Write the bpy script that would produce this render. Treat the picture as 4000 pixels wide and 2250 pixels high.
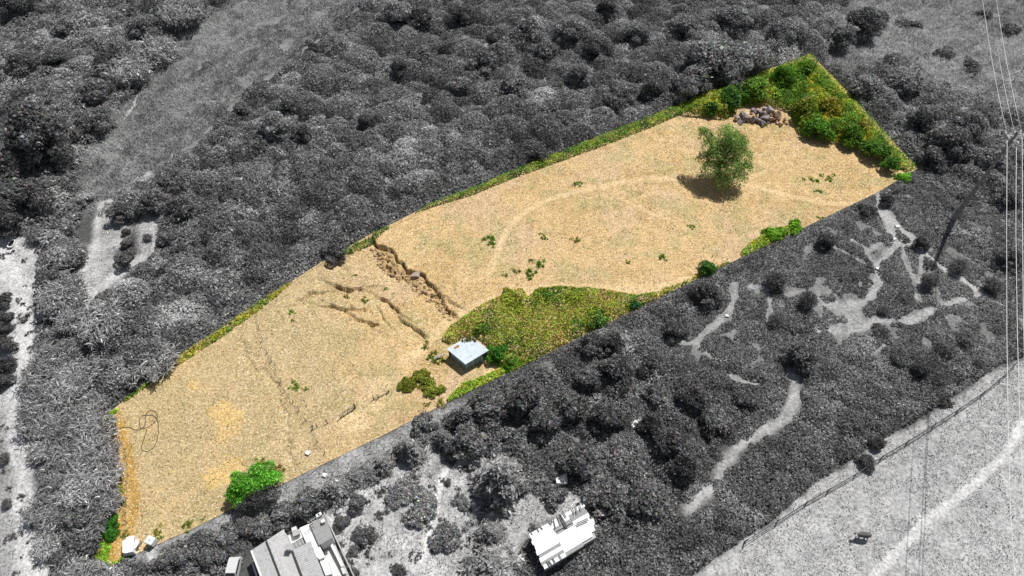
import bpy, bmesh, math, random
import numpy as np
from mathutils import Vector, Matrix
for o in list(bpy.data.objects): bpy.data.objects.remove(o)
S = bpy.context.scene
C = S.collection
rng = np.random.default_rng(7); random.seed(7)

# ------------------------------------------------------------------ camera, sky, sun, exposure
CAM_H, PITCH, FPX = 100.0, math.radians(52), 2650.0
cd = bpy.data.cameras.new('camera'); cam = bpy.data.objects.new('camera', cd); C.objects.link(cam)
cam.location = (0, 0, CAM_H); cam.rotation_euler = (math.pi/2 - PITCH, 0, 0)
cd.sensor_width = 36; cd.lens = 36*FPX/4000; cd.clip_start = 1; cd.clip_end = 6000
S.camera = cam
SUN_EL = math.radians(56); SHAD = Vector((-.57, -.82)).normalized()      # ground direction in which shadows fall
w = bpy.data.worlds.new('World'); S.world = w; w.use_nodes = True
nt = w.node_tree; bg = nt.nodes['Background']
sky = nt.nodes.new('ShaderNodeTexSky'); sky.sky_type = 'NISHITA'; sky.sun_disc = False
sky.sun_elevation = SUN_EL; sky.sun_rotation = math.atan2(-SHAD.x, -SHAD.y)
hsv = nt.nodes.new('ShaderNodeHueSaturation'); hsv.inputs['Saturation'].default_value = .5
nt.links.new(sky.outputs[0], hsv.inputs['Color']); nt.links.new(hsv.outputs[0], bg.inputs[0]); bg.inputs[1].default_value = 0.055
sd = bpy.data.lights.new('sun', 'SUN'); sd.energy = 4.8; sd.angle = math.radians(.5); sd.color = (1, .975, .94)
so = bpy.data.objects.new('sun', sd); C.objects.link(so)
sv = Vector((-SHAD.x*math.cos(SUN_EL), -SHAD.y*math.cos(SUN_EL), math.sin(SUN_EL)))
so.rotation_euler = sv.to_track_quat('Z', 'Y').to_euler(); so.location = (60, 200, 120)
S.view_settings.view_transform = 'Standard'; S.view_settings.look = 'None'
S.view_settings.exposure = 0.0; S.view_settings.gamma = 1.0
S.render.engine = 'CYCLES'

# ------------------------------------------------------------------ survey: from photograph pixels to places on the ground
sp, cp = math.sin(PITCH), math.cos(PITCH)
def px(u, v, z=0.0):
    a = (u-2000)/FPX; b = (1125-v)/FPX
    d = Vector((a, cp + b*sp, -sp + b*cp)); t = (z-CAM_H)/d.z
    return Vector((d.x*t, d.y*t, z))
def mpp(u, v): return (CAM_H/(sp - (1125-v)/FPX*cp))/FPX      # metres per photograph pixel there
def P(pts, z=0.0): return np.array([px(u, v, z)[:2] for u, v in pts])
def V(pts): return [(u*1.5528, v*1.5528) for u, v in pts]

# ------------------------------------------------------------------ numeric helpers
def hash2(ix, iy, s=0):
    h = (ix.astype(np.int64)*374761393 + iy.astype(np.int64)*668265263 + s*974634777) & 0x7fffffff
    h = ((h ^ (h >> 13))*1274126177) & 0x7fffffff
    return ((h ^ (h >> 16)) & 0xffff)/65535.0
def vnoise(x, y, s=0):
    ix = np.floor(x); iy = np.floor(y); fx = x-ix; fy = y-iy
    fx = fx*fx*(3-2*fx); fy = fy*fy*(3-2*fy)
    a = hash2(ix, iy, s); b = hash2(ix+1, iy, s); c = hash2(ix, iy+1, s); d = hash2(ix+1, iy+1, s)
    return (a*(1-fx)+b*fx)*(1-fy) + (c*(1-fx)+d*fx)*fy
def fbm(x, y, sc, s=0, o=3):
    r = 0; t = 0; am = 1.
    for k in range(o):
        r = r + am*vnoise(x*sc, y*sc, s+k*17); t += am; am *= .5; sc *= 2.07
    return r/t
def inpoly(x, y, poly):
    r = np.zeros(x.shape, bool); n = len(poly)
    for i in range(n):
        x0, y0 = poly[i]; x1, y1 = poly[(i+1) % n]
        if y0 == y1: continue
        c = ((y0 > y) != (y1 > y)) & (x < (x1-x0)*(y-y0)/(y1-y0)+x0)
        r ^= c
    return r
def dline(x, y, pts, closed=False, signed=False):
    best = np.full(x.shape, 1e9); sg = np.ones(x.shape); n = len(pts)
    for i in range(n if closed else n-1):
        x0, y0 = pts[i]; x1, y1 = pts[(i+1) % n]
        dx, dy = x1-x0, y1-y0; L = dx*dx+dy*dy+1e-9
        t = np.clip(((x-x0)*dx+(y-y0)*dy)/L, 0, 1)
        d = np.hypot(x-x0-t*dx, y-y0-t*dy)
        m = d < best; best = np.where(m, d, best)
        if signed: sg = np.where(m, np.sign((x-x0)*dy-(y-y0)*dx), sg)
    return (best, sg) if signed else best
def sstep(a, b, t):
    t = np.clip((t-a)/(b-a), 0, 1); return t*t*(3-2*t)

# ------------------------------------------------------------------ the plot outline, tracks, scarps
PLOT_PX = [(398,1637),(466,1578),(574,1495),(678,1407),(999,1188),(1269,1014),(1435,921),(1673,802),(1828,745),(2000,670),(2362,528),(2538,461),
 (2631,419),(2828,336),(3000,275),(3166,210),(3585,657),(3435,748),(3000,957),(2662,1120),(2238,1330),(2000,1449),(1890,1500),(1766,1562),
 (1492,1702),(1202,1842),(1000,1942),(745,2069),(523,2168),(406,2230),(367,2178),(414,2085),(460,1981),(471,1940),(458,1873)]
PLOT = P(PLOT_PX)
z6 = lambda pts: P([(1000+x/1.932, 750+y/1.932) for x, y in pts])
SCARPS = [ # polyline, drop, reach  (low side is on the left-hand / lower-left)
 (z6([(890,350),(920,405),(1010,415),(1055,450),(1065,500),(1100,520),(1150,580),(1190,600),(1250,605),(1300,660),(1350,720),(1380,770),(1425,795)]), .75, 4.0),
 (z6([(1425,820),(1460,880),(1530,940)]), .5, 2.5),
 (z6([(930,780),(1000,810),(1040,860),(1100,910)]), .5, 2.2), (z6([(1095,940),(1150,985),(1210,1020),(1270,1070),(1285,1110)]), .55, 2.0),
 (z6([(310,820),(370,780),(430,750),(550,735)]), .35, 1.6), (z6([(580,690),(640,712),(720,722),(810,715)]), .7, 2.2),
 (z6([(480,800),(550,825)]), .25, 1.), (z6([(470,850),(540,855),(610,850),(680,870),(790,870),(840,900)]), .35, 1.3),
 (z6([(650,890),(740,925),(850,975),(950,1010)]), .35, 1.3), (z6([(945,880),(950,930),(990,970),(1030,1010)]), .35, 1.2),
 (z6([(600,525),(640,550),(660,570)]), .3, 1.), (z6([(185,885),(255,855)]), .25, .9),
 (P([(950+x/1.223, 1130+y/1.223) for x, y in [(5,240),(15,300),(45,350),(60,385),(105,375),(125,410),(165,440),(185,520),(215,590),(215,700),(240,800),(262,850)]]), .2, 1.2)]
CLODS = z6([(860,400),(1040,440),(1070,520),(1160,610),(1260,640),(1420,800),(1520,930),(1440,960),(1360,860),(1160,720),(1000,630),(920,560)])
RIDGES = z6([(430,850),(560,860),(860,930),(1010,1000),(1060,1100),(960,1120),(860,1070),(640,990),(480,930)])
def base_h(x, y):
    return .5*(fbm(x, y, .02, 3, 2)-.5) + .22*(fbm(x, y, .11, 9, 2)-.5)
def scarp_h(x_, y_):
    z_ = np.zeros(x_.shape); z = z_
    for k, (pl, dr, L) in enumerate(SCARPS):
        lo, hi = pl.min(0)-3*L-1, pl.max(0)+3*L+1; sel = (x_ > lo[0]) & (x_ < hi[0]) & (y_ > lo[1]) & (y_ < hi[1])
        if not sel.any(): continue
        x, y = x_[sel], y_[sel]
        wx = x + 1.3*(fbm(x, y, .75, 40+k, 3)-.5); wy = y + 1.3*(fbm(x, y, .75, 60+k, 3)-.5)
        d, s = dline(wx, wy, pl, signed=True)
        t = pl[-1]-pl[0]; nrm = np.array([t[1], -t[0]]); low = 1. if nrm @ np.array([-.8, -.6]) > 0 else -1.
        sd_ = d*s*low
        ends = np.minimum(np.hypot(x-pl[0][0], y-pl[0][1]), np.hypot(x-pl[-1][0], y-pl[-1][1]))
        f = np.where(sd_ > 0, np.exp(-(np.maximum(sd_-.1, 0)/L)**1.5), 0)*sstep(0, 1.2, ends+.25)
        crack = (1.3*dr if dr > .26 else .2*dr)*np.exp(-((sd_-.2)/.2)**2)*sstep(0, .8, ends)*(.2+1.3*fbm(x, y, .45, 140+k, 2))
        z_[sel] -= 1.0*dr*f + crack
    x, y = x_, y_
    m = sstep(0, 1.5, dline(x, y, CLODS, True))*inpoly(x, y, CLODS)
    z += m*.95*(np.abs(fbm(x, y, 1.25, 77, 2)-.5)*2.6-.4)*(.4+1.1*vnoise(x*.35, y*.35, 5))
    m = sstep(0, 1.5, dline(x, y, RIDGES, True))*inpoly(x, y, RIDGES)
    z += m*.45*(np.abs(fbm(x*.8+y*.6, (y*.8-x*.6)*2.2, .8, 78, 2)-.5)*2.6-.35)
    return z
def ground_z(x, y):
    x = np.atleast_1d(np.asarray(x, float)); y = np.atleast_1d(np.asarray(y, float))
    return base_h(x, y) + scarp_h(x, y)*inpoly(x, y, PLOT)
def gz(x, y): return float(ground_z(x, y)[0])
def onground(u, v, z=0.0):
    p = px(u, v, z); return Vector((p.x, p.y, gz(p.x, p.y)))

# ------------------------------------------------------------------ mesh helpers
def mesh_arrays(name, verts, faces, cols=None, smooth=False):
    me = bpy.data.meshes.new(name); faces = np.asarray(faces, np.int32); k = faces.shape[1]; n = len(faces)
    me.vertices.add(len(verts)); me.vertices.foreach_set('co', np.asarray(verts, np.float32).ravel())
    me.loops.add(n*k); me.loops.foreach_set('vertex_index', faces.ravel())
    me.polygons.add(n); me.polygons.foreach_set('loop_start', np.arange(0, n*k, k, dtype=np.int32))
    me.polygons.foreach_set('loop_total', np.full(n, k, np.int32))
    if smooth: me.polygons.foreach_set('use_smooth', np.ones(n, bool))
    if cols is not None:
        c4 = np.ones((len(verts), 4), np.float32); c4[:, :3] = cols
        at = me.color_attributes.new('Col', 'FLOAT_COLOR', 'POINT'); at.data.foreach_set('color', c4.ravel())
    me.update(); me.validate(); return me
def add(name, me, mat, parent=None, **kw):
    o = bpy.data.objects.new(name, me); C.objects.link(o)
    if me is not None and mat is not None and not me.materials: me.materials.append(mat)
    if parent is not None: o.parent = parent
    for k, v in kw.items(): o[k] = v
    return o
def thing(name, label, cat, loc=(0, 0, 0), rz=0., group=None):
    o = bpy.data.objects.new(name, None); C.objects.link(o); o.empty_display_size = .3
    o.location = loc; o.rotation_euler = (0, 0, rz); o['label'] = label; o['category'] = cat
    if group: o['group'] = group
    return o
def tag(o, label, cat, group=None):
    o['label'] = label; o['category'] = cat
    if group: o['group'] = group
    return o
class MB:
    def __init__(s): s.v = []; s.f = []
    def box(s, c, size, rot=None):
        M = rot if rot is not None else Matrix.Identity(3); b = len(s.v); c = Vector(c)
        for i in (-.5, .5):
            for j in (-.5, .5):
                for k in (-.5, .5): s.v.append(tuple(c + M @ Vector((i*size[0], j*size[1], k*size[2]))))
        s.f += [tuple(b+q for q in f) for f in ((0,1,3,2),(4,6,7,5),(0,4,5,1),(2,3,7,6),(0,2,6,4),(1,5,7,3))]; return s
    def bar(s, a, b, wd, ht=None):
        a = Vector(a); b = Vector(b); d = b-a
        if d.length < 1e-6: return s
        return s.box((a+b)/2, (wd, ht or wd, d.length), d.to_track_quat('Z', 'Y').to_matrix())
    def tube(s, pts, radii, n=6):
        base = len(s.v); pts = [Vector(p) for p in pts]
        for i, p in enumerate(pts):
            d = (pts[min(i+1, len(pts)-1)] - pts[max(i-1, 0)])
            if d.length < 1e-6: d = Vector((0, 0, 1))
            M = d.to_track_quat('Z', 'Y').to_matrix(); r = radii[i] if hasattr(radii, '__len__') else radii
            for k in range(n):
                a = 2*math.pi*k/n; s.v.append(tuple(p + M @ Vector((r*math.cos(a), r*math.sin(a), 0))))
        for i in range(len(pts)-1):
            for k in range(n):
                a = base+i*n+k; b = base+i*n+(k+1) % n; s.f.append((a, b, b+n, a+n))
        s.f.append(tuple(base+k for k in range(n))[::-1]); s.f.append(tuple(base+(len(pts)-1)*n+k for k in range(n))); return s
    def prism(s, top, dz):                      # polygon of 3-D points pushed down by dz (or to a list of points)
        b = len(s.v); n = len(top); top = [Vector(t) for t in top]
        bot = [t-Vector((0, 0, dz)) for t in top] if not hasattr(dz, '__len__') else [Vector(t) for t in dz]
        s.v += [tuple(t) for t in top] + [tuple(t) for t in bot]
        s.f.append(tuple(range(b, b+n))); s.f.append(tuple(range(b+n, b+2*n))[::-1])
        for i in range(n): j = (i+1) % n; s.f.append((b+i, b+n+i, b+n+j, b+j))
        return s
    def mesh(s, name, smooth=False):
        me = bpy.data.meshes.new(name); me.from_pydata(s.v, [], s.f); me.update()
        bm = bmesh.new(); bm.from_mesh(me); bmesh.ops.recalc_face_normals(bm, faces=bm.faces); bm.to_mesh(me); bm.free()
        if smooth:
            for p in me.polygons: p.use_smooth = True
        return me
    def build(s, name, mat, parent=None, smooth=False, **kw): return add(name, s.mesh(name, smooth), mat, parent, **kw)

# ------------------------------------------------------------------ materials
def mk(name):
    m = bpy.data.materials.new(name); m.use_nodes = True; n = m.node_tree; n.nodes.clear()
    out = n.nodes.new('ShaderNodeOutputMaterial'); return m, n, out
def N(n, t, **kw):
    x = n.nodes.new(t)
    for k, v in kw.items():
        if k.startswith('i_'):
            key = k[2:]; key = int(key) if key.isdigit() else key
            x.inputs[key].default_value = v
        else: setattr(x, k, v)
    return x
def noise(n, scale, detail=3, rough=.55, vec=None):
    t = N(n, 'ShaderNodeTexNoise'); t.inputs['Scale'].default_value = scale; t.inputs['Detail'].default_value = detail
    t.inputs['Roughness'].default_value = rough
    if vec is not None: n.links.new(vec, t.inputs['Vector'])
    return t
def ramp(n, src, stops):
    r = N(n, 'ShaderNodeValToRGB'); e = r.color_ramp.elements
    while len(e) < len(stops): e.new(.5)
    for q, (p, c) in zip(e, stops):
        q.position = p; q.color = (c, c, c, 1) if not hasattr(c, '__len__') else (*c, 1)
    n.links.new(src, r.inputs[0]); return r
def mul(n, a, b, kind='MULTIPLY', fac=1.0):
    x = N(n, 'ShaderNodeMix', data_type='RGBA', blend_type=kind); x.inputs[0].default_value = fac
    n.links.new(a, x.inputs[6])
    if hasattr(b, 'links') or hasattr(b, 'is_linked'): n.links.new(b, x.inputs[7])
    else: x.inputs[7].default_value = b
    return x.outputs[2]
def mat_foliage(name, trans=.40, gloss=.25, tint=None):
    m, n, out = mk(name)
    at = N(n, 'ShaderNodeAttribute', attribute_name='Col'); oi = N(n, 'ShaderNodeObjectInfo')
    c = mul(n, at.outputs['Color'], oi.outputs['Color'])
    b = N(n, 'ShaderNodeBsdfPrincipled'); b.inputs['Roughness'].default_value = .55; b.inputs['Specular IOR Level'].default_value = gloss
    n.links.new(c, b.inputs['Base Color'])
    t = N(n, 'ShaderNodeBsdfTranslucent'); n.links.new(c, t.inputs[0])
    mx = N(n, 'ShaderNodeMixShader'); mx.inputs[0].default_value = trans
    n.links.new(b.outputs[0], mx.inputs[1]); n.links.new(t.outputs[0], mx.inputs[2]); n.links.new(mx.outputs[0], out.inputs[0]); return m
def mat_plain(name, col, rough=.7, var=.25, scale=6., metal=0., bump=0., stain=None, spec=.3):
    m, n, out = mk(name); tc = N(n, 'ShaderNodeTexCoord')
    a = noise(n, scale, 4, .6, tc.outputs['Object']); r = ramp(n, a.outputs[0], [(.25, 1-var), (.75, 1+var)])
    rgb = N(n, 'ShaderNodeRGB'); rgb.outputs[0].default_value = (*col, 1)
    oi = N(n, 'ShaderNodeObjectInfo')
    c = mul(n, mul(n, rgb.outputs[0], r.outputs[0]), oi.outputs['Color'])
    if stain:
        s = noise(n, stain[1], 4, .6, tc.outputs['Object']); sr = ramp(n, s.outputs[0], [(stain[2], 0.), (stain[2]+.12, 1.)])
        x = N(n, 'ShaderNodeMix', data_type='RGBA'); n.links.new(sr.outputs[0], x.inputs[0]); n.links.new(c, x.inputs[6]); x.inputs[7].default_value = (*stain[0], 1); c = x.outputs[2]
    b = N(n, 'ShaderNodeBsdfPrincipled'); b.inputs['Roughness'].default_value = rough; b.inputs['Metallic'].default_value = metal
    b.inputs['Specular IOR Level'].default_value = spec
    n.links.new(c, b.inputs['Base Color'])
    if bump:
        bp = N(n, 'ShaderNodeBump'); bp.inputs['Strength'].default_value = bump; bp.inputs['Distance'].default_value = .05
        n.links.new(a.outputs[0], bp.inputs['Height']); n.links.new(bp.outputs[0], b.inputs['Normal'])
    n.links.new(b.outputs[0], out.inputs[0]); return m
def mat_ground(name, contrast, sc1, sc2, speck=None, bump=.5):
    m, n, out = mk(name); g = N(n, 'ShaderNodeNewGeometry'); pos = g.outputs['Position']
    at = N(n, 'ShaderNodeAttribute', attribute_name='Col')
    a = noise(n, sc1, 3, .65, pos); b_ = noise(n, sc2, 3, .6, pos)
    c = mul(n, at.outputs['Color'], ramp(n, a.outputs[0], [(.28, 1-contrast), (.72, 1+contrast)]).outputs[0])
    c = mul(n, c, ramp(n, b_.outputs[0], [(.3, 1-contrast*.45), (.7, 1+contrast*.45)]).outputs[0])
    if speck:
        for (col, sc, th, seed, fac) in speck:
            mp = N(n, 'ShaderNodeMapping'); mp.inputs['Location'].default_value = (seed, seed*2.3, 0); n.links.new(pos, mp.inputs[0])
            s = noise(n, sc, 2, .5, mp.outputs[0]); sr = ramp(n, s.outputs[0], [(th, 0.), (th+.07, fac)])
            x = N(n, 'ShaderNodeMix', data_type='RGBA'); n.links.new(sr.outputs[0], x.inputs[0]); n.links.new(c, x.inputs[6]); x.inputs[7].default_value = (*col, 1); c = x.outputs[2]
    b = N(n, 'ShaderNodeBsdfPrincipled'); b.inputs['Roughness'].default_value = .95; b.inputs['Specular IOR Level'].default_value = .05
    n.links.new(c, b.inputs['Base Color'])
    bp = N(n, 'ShaderNodeBump'); bp.inputs['Strength'].default_value = bump; bp.inputs['Distance'].default_value = .12
    n.links.new(a.outputs[0], bp.inputs['Height']); n.links.new(bp.outputs[0], b.inputs['Normal'])
    n.links.new(b.outputs[0], out.inputs[0]); return m
M_LEAF = mat_foliage('foliage'); M_DRY = mat_foliage('dry_grass_blades', .15, .1)
M_BARK = mat_plain('bark_grey', (.09, .09, .09), .9, .4, 8); M_BARKB = mat_plain('bark_brown', (.13, .10, .07), .9, .4, 8)
M_SURR = mat_ground('surrounding_ground', .38, 2.2, .55, [((.03,.03,.03), 3.1, .66, 3., .55)], .6)
M_PLOT = mat_ground('dry_meadow', .34, 2.6, .7, [((.24,.17,.08), 3.2, .57, 5., .6), ((.82,.70,.52), 3.6, .57, 11., .7), ((.20,.20,.06), 2.0, .60, 21., .6)], .7)

# ------------------------------------------------------------------ ground sheets
POLYS = dict(
 field=[(900,0),(1000,-200),(1700,-200),(1430,0),(1330,60),(1180,180),(1060,290),(960,390),(880,470),(720,610),(600,690),(520,722),(440,785),(400,850),(345,840),(310,740),(310,690),(340,590),(480,420),(560,350),(640,210),(720,120),(830,60)],
 pasture=[(4400,1050),(4000,1400),(3900,1440),(3790,1515),(3640,1610),(3510,1690),(3330,1800),(3180,1900),(3030,2030),(2900,2120),(2700,2255),(2450,2500),(4600,2500)],
 garden=[(1380,1900),(1500,1760),(1780,1660),(1990,1870),(2100,1940),(2160,1880),(2330,1970),(2060,2100),(2000,2200),(1950,2500),(1400,2500),(1330,2200),(1260,2030)],
 leftstrip=[(-500,950),(0,930),(120,920),(180,980),(150,1120),(130,1350),(100,1500),(130,1800),(150,2050),(200,2250),(220,2500),(-600,2500)],
 clearing=[(380,830),(440,780),(480,850),(520,900),(480,950),(450,980),(500,1040),(545,1010),(530,900),(560,840),(640,850),(620,920),(600,1000),(540,1030),(420,1110),(350,1180),(335,1300),(345,1420),(310,1420),(310,1250),(300,1100),(305,1030),(350,990),(370,930)],
 meadow=[(3400,-200),(4400,-200),(4400,480),(3950,440),(3830,390),(3700,350),(3620,340),(3500,230),(3430,250),(3330,280),(3230,260),(3200,190),(3300,60)],
 heath=[(3435,748),(3500,770),(3570,820),(3680,940),(3850,1050),(4000,1150),(4400,1400),(4000,1330),(3900,1400),(3700,1400),(3420,1340),(3200,1420),(3100,1480),(2980,1470),(2880,1420),(2600,1400),(2560,1350),(2700,1200),(2900,1060),(3000,960),(3435,752)],
 strip=[(1000,1942),(1202,1842),(1492,1702),(1766,1562),(1830,1560),(1760,1640),(1640,1700),(1500,1760),(1330,1860),(1200,1930),(1100,1990),(1010,2010),(900,2060),(760,2090),(640,2140),(590,2200),(540,2190),(523,2168),(745,2069)])
GP = {k: P(v) for k, v in POLYS.items()}
TRK = [ # polyline px, half-width m, grey value
 ([(0,960),(40,1060),(80,1150),(95,1250),(105,1380),(85,1480),(60,1560),(65,1700),(85,1850),(95,2000),(100,2150),(150,2250),(180,2400)], 1.7, .62),
 ([(580,680),(520,725),(460,770),(400,800),(385,850),(375,930),(380,970),(340,1040),(330,1130),(335,1220),(330,1330),(340,1400),(355,1500),(400,1600)], .9, .48),
 ([(545,1015),(430,1100),(350,1160)], 1.5, .52),
 ([(4000,1640),(3940,1760),(3800,1900),(3620,2030),(3540,2120),(3420,2250),(3350,2350)], .75, .60),
 ([(3100,1470),(3105,1560),(3060,1640),(2960,1700),(2860,1760),(2810,1850),(2760,1930),(2690,1980)], 1.3, .42),
 ([(3430,760),(3450,840),(3490,920),(3510,950),(3440,1010),(3420,1040)], .9, .40),
 ([(3510,950),(3560,960),(3640,1010),(3700,1060),(3760,1090),(3830,1150),(3930,1200)], .9, .46),
 ([(3440,800),(3500,880),(3560,930)], 1.2, .40),
 ([(3420,1040),(3385,990),(3370,960),(3330,940)], .6, .34), ([(3420,1040),(3430,1110),(3400,1160),(3360,1190),(3210,1190)], .9, .38),
 ([(3380,1030),(3290,980),(3250,970),(3255,940)], .5, .30), ([(3390,980),(3440,950),(3500,945)], .5, .32),
 ([(3525,950),(3530,1010),(3560,1070),(3590,1110),(3580,1170)], .6, .32), ([(3480,1060),(3470,1090),(3420,1120)], .5, .30), ([(3600,1000),(3595,1060),(3590,1100)], .5, .32),
 ([(3200,1290),(3290,1300),(3380,1280),(3420,1250),(3550,1255),(3610,1230),(3680,1190),(3780,1165),(3850,1160)], .9, .40),
 ([(3200,1170),(3260,1210),(3340,1250),(3300,1290)], 2.4, .34), ([(3080,1150),(3130,1140)], .8, .3), ([(3920,1000),(4000,1080)], .5, .35),
 ([(2870,1110),(2860,1180),(2840,1240),(2760,1290),(2720,1330),(2700,1340),(2610,1340)], .9, .34), ([(2720,1340),(2770,1390),(2830,1460),(2900,1490),(2960,1500)], .9, .36),
 ([(2930,1120),(2990,1130),(3010,1130)], 1., .34), ([(3010,1160),(3000,1260)], .7, .28), ([(3420,1380),(3450,1350)], .7, .32),
 ([(560,350),(535,380),(520,420),(490,460)], .6, .42), ([(1000,330),(900,430),(800,530),(700,610),(600,690)], .9, .25), ([(1400,30),(1250,150),(1130,240),(1040,310)], 1.0, .25),
 ([(1740,1830),(1700,1960),(1680,2100),(1650,2180)], .7, .7), ([(2230,1700),(2260,1720)], .6, .25),
 ([(590,2160),(600,2200),(580,2230)], .8, .62)]
TRKG = [(P(a), b, c) for a, b, c in TRK]
def surr_col(x, y):
    n1 = fbm(x, y, .35, 31, 3); n2 = fbm(x, y, .07, 32, 3); n3 = fbm(x, y, .8, 33, 2); wob = 1.6*(n1-.5)
    g = np.full(x.shape, .085)
    def fill(k, val, soft=.8):
        nonlocal g
        d = dline(x, y, GP[k], True)*np.where(inpoly(x, y, GP[k]), 1, -1) + wob
        f = sstep(-soft, soft, d); g = g*(1-f) + val*f
    fill('meadow', .21+.06*(n2-.5), 3); fill('field', .20+.05*(n2-.5)+.06*(n1-.5), 1.5); fill('heath', .20+.14*(n1-.5), 1.5)
    fill('leftstrip', .36+.35*(n2-.5)+.2*(n1-.5), 1.); fill('clearing', .38+.25*(n1-.5)); fill('garden', .42+.3*(n1-.5)+.2*(n2-.5), 1.)
    fill('strip', .34+.12*(n1-.5)); fill('pasture', .40+.12*(n2-.5)+.12*(n1-.5), .5)
    for pl, hw, val in TRKG:
        d = dline(x + wob*.5, y - wob*.5, pl) + .8*hw*(n3-.5); f = sstep(hw*1.3, hw*.2, d)*(.55+.5*n1)*(1-.45*(hw > 1.6)*sstep(.5, .1, d)); g = g*(1-f) + val*f
    return np.repeat(g[:, None], 3, 1)
def grid_axis(lo, hi, st, far): 
    a = np.arange(lo, hi+st/2, st); r = []
    d = st
    while d < far: d *= 1.9; r.append(d)
    r = np.cumsum(r); return np.concatenate([lo-r[::-1], a, hi+r])
gx = grid_axis(-165, 165, .62, 500); gy = grid_axis(24, 205, .62, 500)
X, Y = np.meshgrid(gx, gy); nx, ny = len(gx), len(gy); xf, yf = X.ravel(), Y.ravel()
ins = inpoly(xf, yf, PLOT); dp = dline(xf, yf, PLOT, True)
zz = base_h(xf, yf) - np.where(ins, np.minimum(dp*.6, 1.9), 0)
idx = np.arange(nx*ny).reshape(ny, nx)
fc = np.stack([idx[:-1,:-1], idx[:-1,1:], idx[1:,1:], idx[1:,:-1]], -1).reshape(-1, 4)
fin = (ins & (dp > 2.5))[fc].all(1); fc = fc[~fin]
add('ground', mesh_arrays('ground', np.stack([xf, yf, zz], 1), fc, surr_col(xf, yf), True), M_SURR, kind='structure')

# the plot: dry meadow with the landslip scarps, its edge cut exactly along the outline
PATHS_IN = [(V([(1870,458),(1930,478),(2000,497),(2080,512),(2150,515)]), .8), (V([(1710,452),(1640,448),(1560,460),(1470,478),(1380,500),(1310,540),(1270,585),(1245,650),(1228,690)]), .75),
 (V([(1015,905),(1060,880),(1090,845),(1130,800),(1200,768),(1280,735),(1400,722),(1540,726),(1640,728),(1735,704)]), 1.1), (V([(1930,430),(1880,450)]), .5), (V([(1560,500),(1620,530),(1700,560)]), .5)]
PATHG = [(P(a), b) for a, b in PATHS_IN]
YEL = [(px(*V([(570,1050)])[0]), 2.9), (px(*V([(548,1030)])[0]), 2.2), (px(*V([(560,1095)])[0]), 2.2), (px(*V([(490,975)])[0]), 1.6), (px(*V([(575,1180)])[0]), 3.2), (px(*V([(545,1200)])[0]), 2.4)]
BARE = [(px(*V([(890,1062)])[0]), 3.0, .8), (px(*V([(940,1010)])[0]), 2.6, .5), (px(*V([(960,965)])[0]), 2., .4), (px(*V([(355,1385)])[0]), 2.0, .5), (px(*V([(1320,755)])[0]), 1.4, .9), (px(*V([(1240,940)])[0]), 1.6, .6)]
LTRK = P([(420,1650),(450,1750),(475,1850),(485,1950),(480,2020),(450,2120),(430,2220)])
def lerp(a, b, f): return a*(1-f[:, None]) + np.asarray(b)*f[:, None]
def plot_col(x, y):
    n1 = fbm(x, y, .5, 51, 3); n2 = fbm(x, y, .09, 52, 3); n3 = fbm(x, y, .22, 53, 3)
    c = np.tile(np.array([.60, .415, .205]), (len(x), 1))
    c = lerp(c, (.56, .40, .24), sstep(.45, .7, n2)*.8)             # pinkish straw
    c = lerp(c, (.45, .30, .12), sstep(.5, .72, n3)*.55); n4 = fbm(x, y, .28, 151, 3); c = lerp(c, (.40, .345, .155), sstep(.54, .72, n4)*.6)             # golden brown
    ll = sstep(-15, -40, x + .25*(y-75))                              # the khaki lower-left end
    c = lerp(c, (.45, .35, .185), ll*(.7+.6*(n3-.5)))
    for p, r in YEL:
        f = sstep(r, r*.45, np.hypot(x-p.x, y-p.y) + 2.6*(n1-.5)); c = lerp(c, (.68, .46, .17), f*.65)
    for p, r, a in BARE:
        f = sstep(r, r*.5, np.hypot((x-p.x)*.8, (y-p.y)*1.1) + 1.6*(n1-.5)); c = lerp(c, (.74, .55, .31), f*a)
    d = dline(x, y, LTRK); c = lerp(c, (.45, .26, .05), sstep(2.9, 1.4, d)*.95); 
    c = lerp(c, (.56, .38, .17), sstep(.45, .15, np.abs(d-.7))*.6)
    for pl, hw in PATHG:
        f = sstep(hw*1.2, hw*.45, dline(x+.4*(n1-.5), y-.4*(n1-.5), pl)); c = lerp(c, (.72, .53, .30), f*.6*(.4+n1))
    for pol, a in ((CLODS, .75), (RIDGES, .5)):
        f = sstep(0, 2, dline(x, y, pol, True))*inpoly(x, y, pol); c = lerp(c, (.36, .24, .11), f*a*(.4+n1))
    z = scarp_h(x, y); f = sstep(.1, .8, -z); c = lerp(c, (.42, .29, .14), f*.4)
    return c
st = .2; x0, y0 = PLOT.min(0)-.5; x1, y1 = PLOT.max(0)+.5
ax = np.arange(x0, x1, st); ay = np.arange(y0, y1, st); X, Y = np.meshgrid(ax, ay); xf, yf = X.ravel(), Y.ravel()
ins = inpoly(xf, yf, PLOT); dp = dline(xf, yf, PLOT, True); keep = ins | (dp < st*1.6)
idx = np.arange(len(xf)).reshape(len(ay), len(ax)); fc = np.stack([idx[:-1,:-1], idx[:-1,1:], idx[1:,1:], idx[1:,:-1]], -1).reshape(-1, 4)
cent_in = ins[fc]; full = cent_in.all(1); part = keep[fc].all(1) & ~full
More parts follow.
